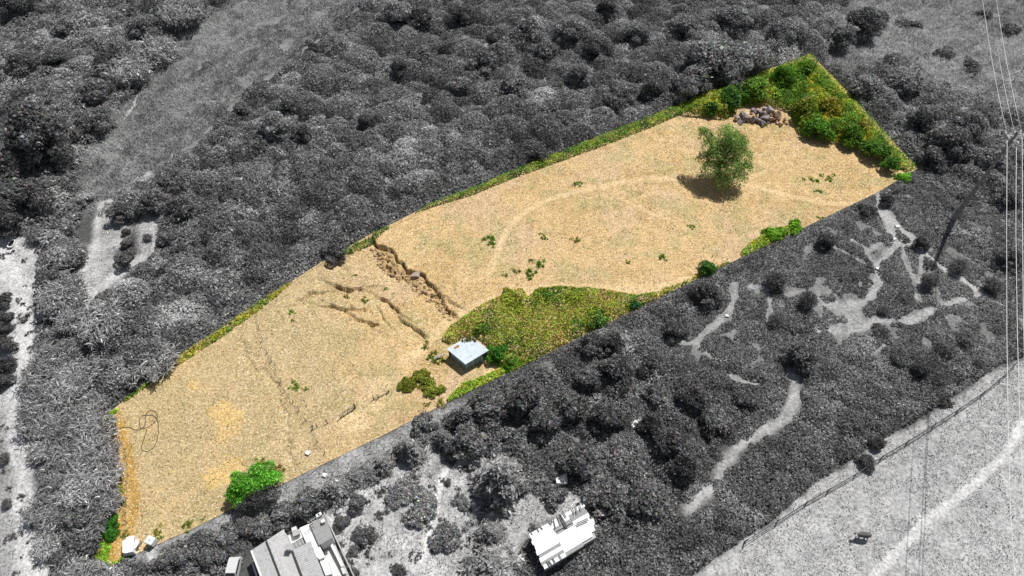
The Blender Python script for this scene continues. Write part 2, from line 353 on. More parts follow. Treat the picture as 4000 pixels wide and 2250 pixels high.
# faces that straddle the outline are clipped against it
vx = list(zip(xf, yf)); extra_v = []; tris = []
def clip_poly(poly):                       # clip a small square by the two nearest outline edges
    c = np.mean(poly, 0); n = len(PLOT); ds = []
    for i in range(n):
        a = PLOT[i]; b = PLOT[(i+1) % n]; t = np.clip(np.dot(c-a, b-a)/np.dot(b-a, b-a), 0, 1); ds.append((np.hypot(*(c-a-t*(b-a))), i))
    ds.sort(); out = [np.array(p) for p in poly]
    for dd, i in ds[:1]:
        a = PLOT[i]; b = PLOT[(i+1) % n]; e = b-a; nr = np.array([-e[1], e[0]]); nr = nr*ORI
        res = []
        for k in range(len(out)):
            p, q = out[k], out[(k+1) % len(out)]; dp_, dq_ = np.dot(p-a, nr), np.dot(q-a, nr)
            if dp_ >= 0: res.append(p)
            if (dp_ >= 0) != (dq_ >= 0): res.append(p + (q-p)*dp_/(dp_-dq_))
        out = res
        if len(out) < 3: return None
    return out
A2 = np.sum(PLOT[:,0]*np.roll(PLOT[:,1],-1)-np.roll(PLOT[:,0],-1)*PLOT[:,1]); ORI = 1. if A2 > 0 else -1.
for f in fc[part]:
    o = clip_poly([np.array(vx[i]) for i in f])
    if o is None: continue
    b = len(extra_v); extra_v += [tuple(p) for p in o]
    for k in range(1, len(o)-1): tris.append((b, b+k, b+k+1))
used = np.unique(fc[full]); remap = np.full(len(xf), -1); remap[used] = np.arange(len(used))
ev = np.array(extra_v); vxy = np.concatenate([np.stack([xf[used], yf[used]], 1), ev])
vz = base_h(vxy[:,0], vxy[:,1]) + scarp_h(vxy[:,0], vxy[:,1])*sstep(0, 1.5, dline(vxy[:,0], vxy[:,1], PLOT, True)) + .03
tr = np.array(tris)+len(used); q4 = remap[fc[full]]
t3 = np.concatenate([q4[:, [0,1,2]], q4[:, [0,2,3]], tr])
me = mesh_arrays('dry_meadow', np.column_stack([vxy, vz]), t3, plot_col(vxy[:,0], vxy[:,1]), True)
add('dry_meadow', me, M_PLOT, kind='structure')

# ------------------------------------------------------------------ leaves
def unit(a): return a/np.maximum(np.linalg.norm(a, axis=1, keepdims=True), 1e-9)
def leaf_mesh(name, pos, nrm, ln, wd, cols, spread=.9, r=rng, updir=None):
    n = len(pos); nn = unit(nrm + spread*r.normal(size=(n, 3)))
    t = r.normal(size=(n, 3)) if updir is None else updir + .35*r.normal(size=(n, 3))
    t = unit(t - nn*np.sum(t*nn, 1, keepdims=True)); b = np.cross(nn, t)
    ln = np.broadcast_to(np.asarray(ln, float), (n,))[:, None]; wd = np.broadcast_to(np.asarray(wd, float), (n,))[:, None]
    fold = nn*ln*.12
    v = np.stack([pos-t*ln*.5-fold, pos+b*wd*.5+t*ln*.05, pos+t*ln*.5-fold, pos-b*wd*.5+t*ln*.05], 1).reshape(-1, 3)
    f = np.arange(4*n).reshape(n, 4); return mesh_arrays(name, v, f, np.repeat(cols, 4, 0))
# scrub cover as canopy raster made of many domes
RX0, RY0, RST = -168., 20., .5; RNX, RNY = int(336/RST), int(195/RST)
rxx, ryy = np.meshgrid(RX0+np.arange(RNX)*RST, RY0+np.arange(RNY)*RST)
CAN = np.zeros((RNY, RNX)); TON = np.ones((RNY, RNX)); DNZ = .75+.5*fbm(rxx, ryy, .7, 133, 2)
Zdef = {}  # name: polygon, height, dome radius, density, leaf length, grey, flags
def zpoly(k): return P(POLYS[k]) if k in POLYS else None
Zs = [
 ('field', POLYS['field'], .45, 2.2, 16, .45, .19, 'grass'),
 ('meadow', POLYS['meadow'], .6, 1.6, 14, .45, .22, 'grass'),
 ('tl_scrub', [(-700,-250),(1000,-250),(900,0),(830,60),(720,120),(640,210),(560,350),(480,420),(340,590),(310,690),(330,740),(330,830),(300,1000),(290,1250),(130,1350),(150,1120),(180,980),(120,920),(0,930),(-600,950)], 2.2, 2.6, 15, .46, .15, 'leaf'),
 ('thicket', [(3166,210),(3230,260),(3330,280),(3430,250),(3500,230),(3620,340),(3700,350),(3830,390),(3950,440),(4400,480),(4400,1000),(3900,760),(3640,660),(3585,657)], 2.3, 2.2, 22, .40, .15, 'leaf'),
 ('canes', [(3585,657),(3640,660),(3900,760),(4400,1000),(4400,1420),(4000,1150),(3850,1050),(3680,940),(3570,820),(3500,770),(3435,748)], 1.1, 1.8, 18, .7, .13, 'frond'),
 ('heath', POLYS['heath'], .75, 1.7, 30, .29, .12, 'leaf'),
 ('low', [(1890,1500),(2000,1449),(2238,1330),(2662,1120),(3000,957),(2900,1060),(2700,1200),(2560,1350),(2600,1400),(2880,1420),(2980,1470),(3100,1480),(3200,1420),(3420,1340),(3700,1400),(3900,1400),(4000,1330),(4400,1400),(4400,1050),(4000,1390),(3900,1430),(3790,1505),(3640,1600),(3510,1680),(3330,1790),(3180,1890),(3030,2020),(2900,2110),(2700,2245),(2430,2500),(1950,2500),(2000,2200),(2060,2100),(2330,1970),(2160,1880),(2100,1940),(1990,1870),(1780,1660),(1830,1560)], 1.25, 1.7, 33, .30, .125, 'leaf'),
 ('ll', [(406,2230),(523,2168),(540,2190),(590,2200),(640,2140),(760,2090),(900,2060),(940,2120),(900,2200),(860,2280),(850,2500),(220,2500),(200,2250),(340,2200)], 1.3, 1.8, 28, .34, .13, 'leaf'),
 ('reedfloor', [(130,1350),(290,1250),(340,1420),(398,1637),(458,1873),(471,1940),(414,2085),(367,2178),(406,2230),(340,2200),(200,2250),(150,2050),(130,1800),(100,1500)], .9, 1.8, 9, .7, .13, 'frond'),
 ('hedge', [(1500,1770),(1640,1705),(1760,1650),(1800,1620),(1790,1670),(1600,1790),(1450,1880),(1330,1960),(1220,2030),(1100,2090),(980,2110),(900,2110),(1010,2020),(1100,2000),(1200,1940),(1330,1870)], .7, 1.4, 24, .3, .11, 'leaf'),
 ('mid', [(1430,0),(1700,-250),(3420,-250),(3300,60),(3200,190),(3230,260),(3166,210),(3000,275),(2828,336),(2631,419),(2538,461),(2362,528),(2000,670),(1828,745),(1673,802),(1435,921),(1269,1014),(999,1188),(678,1407),(574,1495),(466,1578),(398,1637),(345,1420),(335,1300),(350,1180),(420,1110),(540,1030),(600,1000),(620,920),(640,850),(560,840),(530,880),(480,850),(440,780),(520,725),(600,690),(720,610),(880,470),(960,390),(1060,290),(1180,180),(1330,60)], 1.7, 2.2, 25, .37, .135, 'leaf')]
ZG = [(n, P(p), *r) for n, p, *r in Zs]
def zone_at(x, y):
    z = np.full(x.shape, -1); 
    for i in range(len(ZG)-1, -1, -1): z[inpoly(x, y, ZG[i][1])] = i
    return z
zr = zone_at(rxx, ryy)
inplot_r = inpoly(rxx, ryy, PLOT); dplot_r = dline(rxx, ryy, PLOT, True); zr[inplot_r] = -1
gap = np.full(rxx.shape, 1.0)                                    # 0 on tracks and openings
wobr = fbm(rxx, ryy, .45, 91, 2)-.5
for pl, hw, val in TRKG:
    gap *= sstep(hw*.45, hw*1.5, dline(rxx, ryy, pl) + wobr*hw*2.2)
gap *= np.where(inpoly(rxx, ryy, GP['heath']), sstep(.18, .34, fbm(rxx, ryy, .22, 191, 3)), 1.)
def spot(u, v, r, a):
    global gap
    p = px(u, v); gap *= 1 - a*sstep(r, r*.3, np.hypot(rxx-p.x, ryy-p.y) + 2.5*wobr)
def stamp(cx, cy, r, h, tone=1.):
    i0, i1 = max(0, int((cx-r-RX0)/RST)), min(RNX-1, int((cx+r-RX0)/RST)+1); j0, j1 = max(0, int((cy-r-RY0)/RST)), min(RNY-1, int((cy+r-RY0)/RST)+1)
    if i1 <= i0 or j1 <= j0: return
    d2 = ((rxx[j0:j1, i0:i1]-cx)**2 + (ryy[j0:j1, i0:i1]-cy)**2)/r**2
    hh = h*np.sqrt(np.clip(1-d2, 0, 1))*DNZ[j0:j1, i0:i1]; mm = hh > CAN[j0:j1, i0:i1]
    CAN[j0:j1, i0:i1] = np.where(mm, hh, CAN[j0:j1, i0:i1]); TON[j0:j1, i0:i1] = np.where(mm, tone, TON[j0:j1, i0:i1])
BIGF = dict(tl_scrub=2.0, mid=2.2, thicket=1.8, low=1.7, heath=1.2, ll=1.5, hedge=1.3); TSIG = dict(tl_scrub=.3, mid=.28, thicket=.25, low=.2, heath=.15)
for i, (nm, poly, h, dr, dens, ln, gv, style) in enumerate(ZG):
    x0, y0 = poly.min(0); x1, y1 = poly.max(0); x0 = max(x0, RX0); y0 = max(y0, RY0); x1 = min(x1, -RX0); y1 = min(y1, RY0+194)
    n = int((x1-x0)*(y1-y0)/(dr*dr)*.9)
    cx = rng.uniform(x0, x1, n); cy = rng.uniform(y0, y1, n); m = inpoly(cx, cy, poly)
    for a, b in zip(cx[m], cy[m]):
        k = rng.uniform(.4, 1.)**1.5; big = BIGF.get(nm, 1.5) if rng.random() < (.16 if style == 'leaf' else 0) else 1.
        stamp(a, b, dr*(.5+.8*k)*(1+.45*(big-1)), h*(.35+.65*k)*big, math.exp(rng.normal()*TSIG.get(nm, .22)))
for i, z_ in enumerate(ZG): CAN = np.where(zr == i, np.maximum(CAN, (.18 if z_[0] != 'heath' else .0)*z_[2]), CAN)
CAN *= np.where(zr >= 0, 1, 0)*gap
CAN = np.minimum(CAN, np.where(inplot_r, 0, .9*dplot_r+.05))
GYR, GXR = np.gradient(CAN, RST)
def sample(arr, x, y):
    fx = np.clip((x-RX0)/RST, 0, RNX-1.001); fy = np.clip((y-RY0)/RST, 0, RNY-1.001); ix = fx.astype(int); iy = fy.astype(int); fx = fx-ix; fy = fy-iy
    return (arr[iy,ix]*(1-fx)+arr[iy,ix+1]*fx)*(1-fy) + (arr[iy+1,ix]*(1-fx)+arr[iy+1,ix+1]*fx)*fy
def visible(x, y, mar=260):                       # inside the photographed land plus a margin
    zc = y*cp + CAM_H*sp; u = 2000+FPX*x/zc; v = 1125-FPX*((y*sp-CAM_H*cp)/zc)
    return (u > -mar) & (u < 4000+mar) & (v > -mar) & (v < 2250+mar)
STUFF_LABEL = dict(field='tall grey meadow grass in the upper left field', meadow='pale flowering rough grass in the upper right corner', tl_scrub='dense grey scrub filling the upper left corner',
 thicket='dark thicket right of the green corner', canes='dark fallen reed leaves around the utility pole', heath='low dark heath cushions between pale sheep paths on the right', low='dark bramble cover between plot and pasture',
 ll='dark leafy undergrowth at the bottom left', reedfloor='grey reed litter beneath the reed bed', hedge='dark low growth under the hedge row', mid='dense grey bramble and bracken hillside above the plot')
STUFF_NAME = dict(field='meadow_grass', meadow='flowering_meadow', tl_scrub='scrub', thicket='thicket', canes='reed_leaves', heath='heath', low='brambles', ll='undergrowth', reedfloor='reed_litter', hedge='undergrowth', mid='bracken')
PALE = [(1560,650,11,.8),(1620,590,6,.5),(740,1235,9,.7),(690,1260,5,.5),(2100,400,6,.6),(480,1135,2,.9),(510,1130,2,.9),(1640,720,5,.4),(1450,600,5,.3),(1100,480,5,.5),(1320,500,4,.6),(1560,80,6,.35),(2330,40,7,.3),(2780,240,9,.45),(2900,190,8,.4),(260,160,3,1.2),(300,150,2,1.),(40,80,3,.5),(3480,140,7,.2),(3700,330,6,.5),(2290,1585,3,.9),(2400,1790,3,.5),(2850,1400,4,.4)]
for i, (nm, poly, h, dr, dens, ln, gv, style) in enumerate(ZG):
    x0, y0 = poly.min(0); x1, y1 = poly.max(0); x0 = max(x0, RX0); y0 = max(y0, RY0); x1 = min(x1, -RX0); y1 = min(y1, RY0+194)
    n = int((x1-x0)*(y1-y0)*dens*1.35); x = rng.uniform(x0, x1, n); y = rng.uniform(y0, y1, n)
    m = inpoly(x, y, poly) & visible(x, y); x, y = x[m], y[m]; n = len(x)
    ix = np.clip(((x-RX0)/RST+.5).astype(int), 0, RNX-1); iy = np.clip(((y-RY0)/RST+.5).astype(int), 0, RNY-1)
    top = sample(CAN, x, y); m = (zr[iy, ix] == i) & (top > .12); x, y, top = x[m], y[m], top[m]; n = len(x)
    z = top*(1-.55*rng.random(n)**2.2) + .04 + base_h(x, y)
    gxv, gyv = sample(GXR, x, y), sample(GYR, x, y); nr = np.stack([-gxv, -gyv, np.ones(n)], 1); nr = unit(nr)
    g = gv*np.exp(.34*rng.normal(size=n))*(.6+.8*fbm(x, y, .10, 71, 2))*(.75+.5*fbm(x, y, .6, 72, 2))
    if style == 'grass': g = g*(.55+.9*fbm(x*.8+y*.6, (y*.8-x*.6)*4, .12, 171, 3))*(.7+.6*fbm(x, y, .9, 172, 2))
    g = g*TON[iy, ix][m]*(2.05 if style != 'grass' else 2.6)
    for (u, v, r, a) in PALE:
        p = px(u, v); g *= 1 + a*sstep(r, 0, np.hypot(x-p.x, y-p.y) + 4*(fbm(x, y, .5, 73, 2)-.5))
    cols = np.repeat(np.clip(g, .01, .75)[:, None], 3, 1); pos = np.stack([x, y, z], 1); s = np.exp(.3*rng.normal(size=n))
    if style == 'grass':
        ud = np.tile([-.15, .1, 1.], (n, 1)); nr2 = unit(rng.normal(size=(n, 3))*[1,1,.3]); 
        me = leaf_mesh(STUFF_NAME[nm], pos, nr2, ln*s*1.2, .13*s, cols, .2, updir=ud)
    elif style == 'frond': me = leaf_mesh(STUFF_NAME[nm], pos, nr, ln*s*1.2, .15*s, cols, .5)
    else: me = leaf_mesh(STUFF_NAME[nm], pos, nr, ln*s, ln*.72*s, cols, .6)
    add(STUFF_NAME[nm], me, M_LEAF, kind='stuff', label=STUFF_LABEL[nm], category='ground cover')
# white flower heads in the upper-right meadow and the upper-left field
for k, (pp, cnt, lab) in enumerate((('meadow', 900, 'white flower heads dotting the upper right meadow'), ('field', 160, 'white flower heads in the upper left field'))):
    poly = GP[k and 'field' or 'meadow']; x0, y0 = poly.min(0); x1, y1 = poly.max(0); x = rng.uniform(x0, x1, cnt*6); y = rng.uniform(y0, y1, cnt*6)
    m = inpoly(x, y, poly) & visible(x, y, 60) & (fbm(x, y, .12, 95, 2) > .52); x, y = x[m][:cnt], y[m][:cnt]; n = len(x)
    add('meadow_flowers', leaf_mesh('meadow_flowers', np.stack([x, y, sample(CAN, x, y)+base_h(x, y)+.3], 1), np.tile([0,0,1.], (n,1)), .22, .2, np.full((n,3), .62), .4), M_LEAF, kind='stuff', label=lab, category='flowers')

# dry grass on the pasture, the garden and the plot
def dry_tufts(name, x, y, z, base, sig, ln, wd, label):
    n = len(x); g = base*np.exp(sig*rng.normal(size=(n, 1)))*(1+.1*rng.normal(size=(n, 3))*(base.std() > .01)); s = np.exp(.3*rng.normal(size=n))
    me = leaf_mesh(name, np.stack([x, y, z+ln*.22*s], 1), unit(rng.normal(size=(n, 3))*[1,1,.5]), ln*s, wd*s, np.clip(g, .01, .85), .3, updir=np.tile([0,0,.8], (n,1))+.7*rng.normal(size=(n,3)))
    add(name, me, M_DRY, kind='stuff', label=label, category='grass')
for k, cnt, gv in (('pasture', 34000, .40), ('garden', 16000, .36), ('leftstrip', 9000, .30), ('strip', 9000, .28), ('clearing', 3500, .36)):
    poly = GP[k]; x0, y0 = np.maximum(poly.min(0), [-100, 20]); x1, y1 = np.minimum(poly.max(0), [120, 150])
    x = rng.uniform(x0, x1, cnt*5); y = rng.uniform(y0, y1, cnt*5); m = inpoly(x, y, poly) & visible(x, y, 120)
    nz = fbm(x, y, .5, 97, 2); m &= (nz > .40); x, y = x[m][:cnt], y[m][:cnt]
    off = np.ones(len(x), bool)
    for pl, hw, val in TRKG: off &= dline(x, y, pl) > hw*.8
    x, y = x[off], y[off]
    dry_tufts('dry_grass', x, y, base_h(x, y), np.array([gv]*3), .55, .22, .07, {'pasture': 'bleached short grass of the cow pasture', 'garden': 'bleached grass of the house garden', 'leftstrip': 'bleached grass beside the left dirt track', 'strip': 'grey grass strip along the lower plot edge', 'clearing': 'bleached grass in the clearing at left'}[k])
n = 260000; x = rng.uniform(*np.array([PLOT[:,0].min(), PLOT[:,0].max()]), n); y = rng.uniform(PLOT[:,1].min(), PLOT[:,1].max(), n)
m = inpoly(x, y, PLOT) & (dline(x, y, PLOT, True) > .3); x, y = x[m], y[m]
for pl, hw in PATHG:
    m = dline(x, y, pl) > hw*.9; x, y = x[m], y[m]
m = fbm(x, y, .6, 98, 2) > .44; x, y = x[m], y[m]
x, y = x[:80000], y[:80000]; cc = plot_col(x, y)*np.array([.86, .86, .78]); k = rng.random(len(x)); gk = fbm(x, y, .3, 161, 2); cc[(k < .30) & (gk > .47)] = [.15, .175, .045]; cc[(k > .30) & (k < .5)] *= .55; cc[k > .8] = [.72, .62, .46]
cc *= np.exp(.3*rng.normal(size=(len(x), 1)))
s = np.exp(.3*rng.normal(size=len(x)))
me = leaf_mesh('dry_grass', np.stack([x, y, ground_z(x, y)+.05*s], 1), unit(rng.normal(size=(len(x),3))*[1,1,.6]), .20*s, .07*s, np.clip(cc, .01, .8), .3, updir=np.tile([0,0,.7], (len(x),1))+.7*rng.normal(size=(len(x),3)))
add('dry_grass', me, M_DRY, kind='stuff', label='straw coloured dry grass tufts over the golden plot', category='grass')

# green growth inside the plot
def green_zone(name, label, poly, h, dr, dens, ln, cols, cw, noise_sc=.25, style='leaf', edge=.9, zref=0.0, wl=.55):
    poly = P(poly, zref) if not isinstance(poly, np.ndarray) else poly
    x0, y0 = poly.min(0); x1, y1 = poly.max(0); n = int((x1-x0)*(y1-y0)*dens); x = rng.uniform(x0, x1, n); y = rng.uniform(y0, y1, n)
    m = inpoly(x, y, poly); x, y = x[m], y[m]
    k = max(3, int((x1-x0)*(y1-y0)/(dr*dr)*1.1)); cx = rng.uniform(x0, x1, k); cy = rng.uniform(y0, y1, k); kk = rng.uniform(.45, 1, k); top = np.full(len(x), .12*h); gx_ = np.zeros(len(x)); gy_ = np.zeros(len(x))
    for a, b, q in zip(cx, cy, kk):
        R = dr*(.55+.7*q); d2 = ((x-a)**2+(y-b)**2)/R**2; hh = h*(.4+.6*q)*np.sqrt(np.clip(1-d2, 0, 1)); mm = hh > top
        top = np.where(mm, hh, top); gx_ = np.where(mm, (x-a)/R, gx_); gy_ = np.where(mm, (y-b)/R, gy_)
    top = np.minimum(top, edge*dline(x, y, poly, True)+.2); n = len(x)
    z = top*(1-.55*rng.random(n)**2.2) + ground_z(x, y) + .04; nr = unit(np.stack([gx_, gy_, np.full(n, .8)], 1))
    t = fbm(x, y, noise_sc, 111, 3)*.75 + .25*rng.random(n); t = np.clip((t-.28)/.44, 0, .999); cw_ = np.cumsum(cw)/np.sum(cw); ci = np.searchsorted(cw_, t)
    c = 2.1*np.array(cols)[ci]*np.exp(.35*rng.normal(size=(n, 1)))*(1+.1*rng.normal(size=(n, 3))); s = np.exp(.3*rng.normal(size=n)); pos = np.stack([x, y, z], 1)
    if style == 'grass': me = leaf_mesh(name, pos, unit(rng.normal(size=(n,3))*[1,1,.3]), ln*s, .12*s, np.clip(c, .005, .8), .2, updir=np.tile([0,0,1.], (n,1)))
    else: me = leaf_mesh(name, pos, nr, ln*s, ln*wl*s, np.clip(c, .005, .8), .65)
    return add(name, me, M_LEAF, kind='stuff', label=label, category='ground cover')
GRN, YLW, LIME, OLV, RUST, DKG = (.085,.165,.018), (.30,.27,.02), (.20,.33,.03), (.17,.175,.03), (.20,.10,.03), (.035,.09,.015)
green_zone('bramble_patch', 'olive green bramble patch surrounding the tin shed', [(1724,1328),(1755,1273),(1863,1203),(2003,1134),(2040,1128),(2065,1162),(2090,1135),(2174,1121),(2298,1126),(2391,1141),(2484,1157),(2562,1141),(2640,1130),(2238,1328),(2000,1446),(1960,1440),(1915,1395),(1900,1345),(1850,1310),(1760,1345)], 2.1, 1.7, 44, .34,
  [DKG, (.12,.19,.02), (.17,.20,.03), (.20,.18,.035), (.25,.28,.035), (.13,.24,.02), RUST], [.8, 2.5, 3, 1.5, 2.5, 2.5, .5], edge=1.6)
green_zone('corner_thicket', 'green and yellow flowering thicket in the top corner of the plot', np.concatenate([P([(2640,425),(2828,342),(3000,282),(3160,224)], 1.8), P([(3400,470)], 1.8), P([(3330,555),(3200,545),(3110,520),(3085,440),(2990,415),(2870,425),(2840,470),(2750,462),(2680,455)])]), 3.4, 2.3, 34, .40,
  [DKG, GRN, GRN, (.15,.23,.03), (.20,.25,.03), (.27,.25,.025)], [1., 2.5, 2, 2, 1.5, 1], .15, edge=2.2)
green_zone('corner_thicket', 'yellow flowering broom along the right edge of the plot corner', np.concatenate([P([(3160,224),(3570,655)], 1.6), P([(3545,672),(3500,655),(3430,618),(3330,575),(3200,555),(3140,470),(3120,340)])]), 3.0, 2.0, 36, .38,
  [DKG, GRN, (.16,.24,.03), (.24,.26,.03), YLW], [.6, 1.8, 2, 2, 2], .18, edge=2.)
green_zone('corner_grass', 'green undergrowth under the corner thicket right up to the plot edge', [(2640,418),(2828,339),(3000,279),(3164,215),(3582,656),(3540,672),(3430,610),(3330,560),(3200,535),(3110,500),(3090,430),(2990,410),(2870,415),(2750,440),(2680,440)], 1.0, 1.5, 26, .36, [DKG, GRN, (.14,.23,.03), (.24,.26,.03)], [1,2,2,1.5], .2, edge=1.5)
def strip_poly(pts, wd):
    a = P(pts); c = PLOT.mean(0); out = []
    for i in range(len(a)):
        t = a[min(i+1, len(a)-1)] - a[max(i-1, 0)]; nn = np.array([-t[1], t[0]])/np.hypot(*t)
        if nn @ (c-a[i]) < 0: nn = -nn
        out.append(a[i] + nn*(wd[i] if hasattr(wd, '__len__') else wd))
    return np.concatenate([a, np.array(out)[::-1]])
green_zone('verge', 'narrow green verge along the upper fence beside the tree', strip_poly([(1620,830),(1673,802),(1828,745),(2000,670),(2362,528),(2538,461),(2640,417)], [.3,.8,1.6,2.,3.,3.,3.]), 1.1, 1.2, 45, .34, [DKG, GRN, (.12,.22,.02), (.2,.24,.03)], [1.,3,2,1.5], .4, edge=2.)
green_zone('verge', 'dark green bushy verge where the upper scarp meets the fence', strip_poly([(1269,1014),(1350,965),(1435,921),(1520,880)], [1.2,2.2,2.2,.6]), .6, 1.1, 26, .38, [DKG, GRN, OLV], [2,2,1], .4, edge=1.)
green_zone('verge', 'yellow green grassy verge along the left upper edge', strip_poly([(480,1568),(574,1495),(678,1407),(840,1297),(999,1188),(1130,1105)], [.4,.7,1.6,1.9,1.7,.5]), .45, 1.1, 40, .36, [GRN, (.16,.22,.02), (.28,.28,.03), (.34,.30,.05)], [1,2,2,1.5], .4, edge=1.)
green_zone('verge', 'bright green grass in the bottom left tip of the plot', [(369,2178),(395,2120),(440,2110),(428,2165),(422,2205),(470,2185),(523,2166),(406,2228)], .35, 1., 60, .34, [GRN, (.13,.27,.02), LIME], [1,2,1.5], .4)
green_zone('verge', 'lime green grass along the lower boundary below the shed', strip_poly([(1750,1570),(1830,1530),(1890,1500),(2000,1449),(2100,1400)], [.5,2.,1.4,1.6,.6]), .4, 1., 55, .36, [(.15,.25,.02), LIME, (.28,.34,.04)], [1,2,1.5], .4)
green_zone('verge', 'green bush strip on the right lower boundary', strip_poly([(2900,1005),(2960,976),(3000,957),(3060,928),(3130,894)], [1.,2.2,2.4,2.8,1.2]), .8, 1.2, 45, .36, [GRN, (.13,.24,.02), LIME, (.28,.28,.03)], [1.5,2,1.5,1], .4)
green_zone('verge', 'thin green growth along the lower boundary past the brambles', strip_poly([(2600,1150),(2662,1120),(2740,1083),(2850,1030)], [1.4,.8,.8,.5]), .4, .9, 40, .3, [GRN, OLV, (.25,.26,.03)], [1,2,1], .4)
green_zone('verge', 'green tuft at the upper left corner beside the track', [(400,1636),(440,1605),(462,1595),(455,1615),(430,1632),(408,1645)], .45, .8, 70, .36, [(.10,.22,.02), LIME], [1,1], .4)
green_zone('verge', 'grassy left edge of the sunken track', strip_poly([(402,1660),(430,1760),(455,1870),(468,1935)], [.5,.6,.6,.8]), .3, .8, 45, .3, [(.16,.22,.02), (.3,.28,.04)], [1,1], .4)

# ------------------------------------------------------------------ plant prototypes (crown radius about 1, tinted per plant)
def blob_crown(name, blobs, n, ln, wd, seed, spread=.6, sig=.4, inner=.35):
    r = np.random.default_rng(seed); wts = np.array([b[3]*b[3] for b in blobs]); wts = wts/wts.sum(); k = r.choice(len(blobs), n, p=wts)
    B = np.array([b[:3] for b in blobs])[k]; R = np.array([b[3] for b in blobs])[k]; SQ = np.array([b[4] if len(b) > 4 else .85 for b in blobs])[k]
    d = unit(r.normal(size=(n, 3))); d[:, 2] = np.where(d[:, 2] < -.45, -d[:, 2], d[:, 2]); rad = 1 - inner*r.random(n)**2 + .06*r.normal(size=n)
    pos = B + d*(R*rad)[:, None]*np.stack([np.ones(n), np.ones(n), SQ], 1)
    g = np.exp(sig*r.normal(size=n))*r.uniform(.75, 1.25, len(blobs))[k]
    keep = pos[:, 2] > .02; pos, d, g = pos[keep], d[keep], g[keep]; m = len(pos); s = np.exp(.3*r.normal(size=m))
    return leaf_mesh(name, pos, d, ln*s, wd*s, np.clip(np.repeat(g[:, None], 3, 1)*(1+.07*r.normal(size=(m,3))), .2, 3.2), spread, r)
def limbs(name, blobs, seed, r0=.09, zb=-.05):
    q = random.Random(seed); m = MB(); m.tube([(0,0,zb-.05), (.02,.01,.2), (.03,.0,.45)], [r0*1.25, r0, r0*.8], 7)
    for b in blobs:
        mid = Vector((b[0]*.4+q.uniform(-.06,.06), b[1]*.4+q.uniform(-.06,.06), max(.25, b[2]*.55))); m.tube([(0,0,.18), mid, (b[0], b[1], b[2])], [r0*.75, r0*.45, r0*.12], 5)
    return m.mesh(name, True)
def make_blobs(seed, k, R=1., H=.9, rb=(.34,.55)):
    q = random.Random(seed); out = [(0, 0, H, .55)]
    for i in range(k):
        a = 2.4*i+q.uniform(-.4,.4); rr = R*math.sqrt((i+.6)/k)*q.uniform(.6,.95); out.append((rr*math.cos(a), rr*math.sin(a), H*(1.1-.7*(rr/R)**2)+q.uniform(-.28,.22), q.uniform(*rb)))
    return out
BROAD = []
for s_ in range(4):
    b = make_blobs(20+s_, 13+2*s_, rb=(.2,.5)); BROAD.append((blob_crown('crown', b, 2600, .16, .095, 30+s_, .8), limbs('trunk', b, 40+s_)))
BROAD_BIG = []
for s_ in range(2):
    b = make_blobs(120+s_, 26, rb=(.16,.42)); BROAD_BIG.append((blob_crown('crown', b, 7500, .095, .06, 130+s_, .8), limbs('trunk', b, 140+s_, .07)))
LOWP = []
for s_ in range(4):
    b = make_blobs(150+s_, 24, R=1.15, H=.42, rb=(.12,.36)); b = [(x*(1.25 if s_ % 2 else 1.), y*(.8 if s_ % 2 else 1.), max(.1, z*.8), r_, .8) for x, y, z, r_ in [q[:4] for q in b]]; LOWP.append((blob_crown('crown', b, 2400, .17, .09, 160+s_, .9), limbs('stem', b, 170+s_, .04)))
def tuft(seed, n=300):
    r = np.random.default_rng(seed); k = 7; cx = r.normal(size=(k, 2))*.42; cr = r.uniform(.12, .36, k); i = r.integers(0, k, n); d = r.normal(size=(n, 2))*cr[i][:, None]*.6
    z = np.abs(r.normal(size=n))*.16+.05; pos = np.column_stack([cx[i]+d, z]); g = np.exp(.35*r.normal(size=n))*r.uniform(.7, 1.3, k)[i]
    c = np.repeat(g[:, None], 3, 1)*np.where(r.random(n)[:, None] < .2, [1.5, 1.05, 1.2], [1, 1, 1])
    return leaf_mesh('leaves', pos, np.tile([0,0,1.], (n,1)), .24, .12, c, .9, r)
TUFTS = [tuft(180+k) for k in range(5)]
def reeds(seed, n=170, R=1.0, H=1.5):
    r = np.random.default_rng(seed); m = []; v = []; f = []; c = []
    def quad(p0, p1, w, col, side):
        b = len(v); v.extend([p0-side*w, p0+side*w, p1+side*w*.35, p1-side*w*.35]); f.append((b, b+1, b+2, b+3)); c.extend([col]*4)
    for i in range(n):
        a = r.uniform(0, 2*math.pi); rr = R*math.sqrt(r.random())*.8; base = np.array([rr*math.cos(a), rr*math.sin(a), 0.]); lean = np.array([math.cos(a)*.28*rr + r.normal()*.1, math.sin(a)*.28*rr + r.normal()*.1, 1.]); h = H*r.uniform(.6, 1.05)*(1-.25*rr*rr)
        top = base + lean*h; side = unit(r.normal(size=(1, 3))*[1,1,.1])[0]; quad(base, top, .009, .8, side)
        for j in range(7):
            t = r.uniform(.3, 1.); p = base+lean*h*t; az = r.uniform(0, 2*math.pi); o = np.array([math.cos(az), math.sin(az), 0]); L = r.uniform(.16, .36); sd_ = np.array([-o[1], o[0], 0]); g = math.exp(.5*r.normal())
            p1 = p + o*L*.55 + np.array([0,0,L*.45]); p2 = p1 + o*L*.5 + np.array([0,0,-L*.15]); quad(p, p1, .030, g, sd_); quad(p1, p2, .026, g, sd_)
        if r.random() < .5: quad(top, top+lean*.2+r.normal(size=3)*.03, .035, 1.9*math.exp(.2*r.normal()), side)
    return mesh_arrays('canes', np.array(v), np.array(f), np.repeat(np.array(c)[:, None], 3, 1))
REED = [reeds(60), reeds(61), reeds(62, 140, 1., 1.2)]
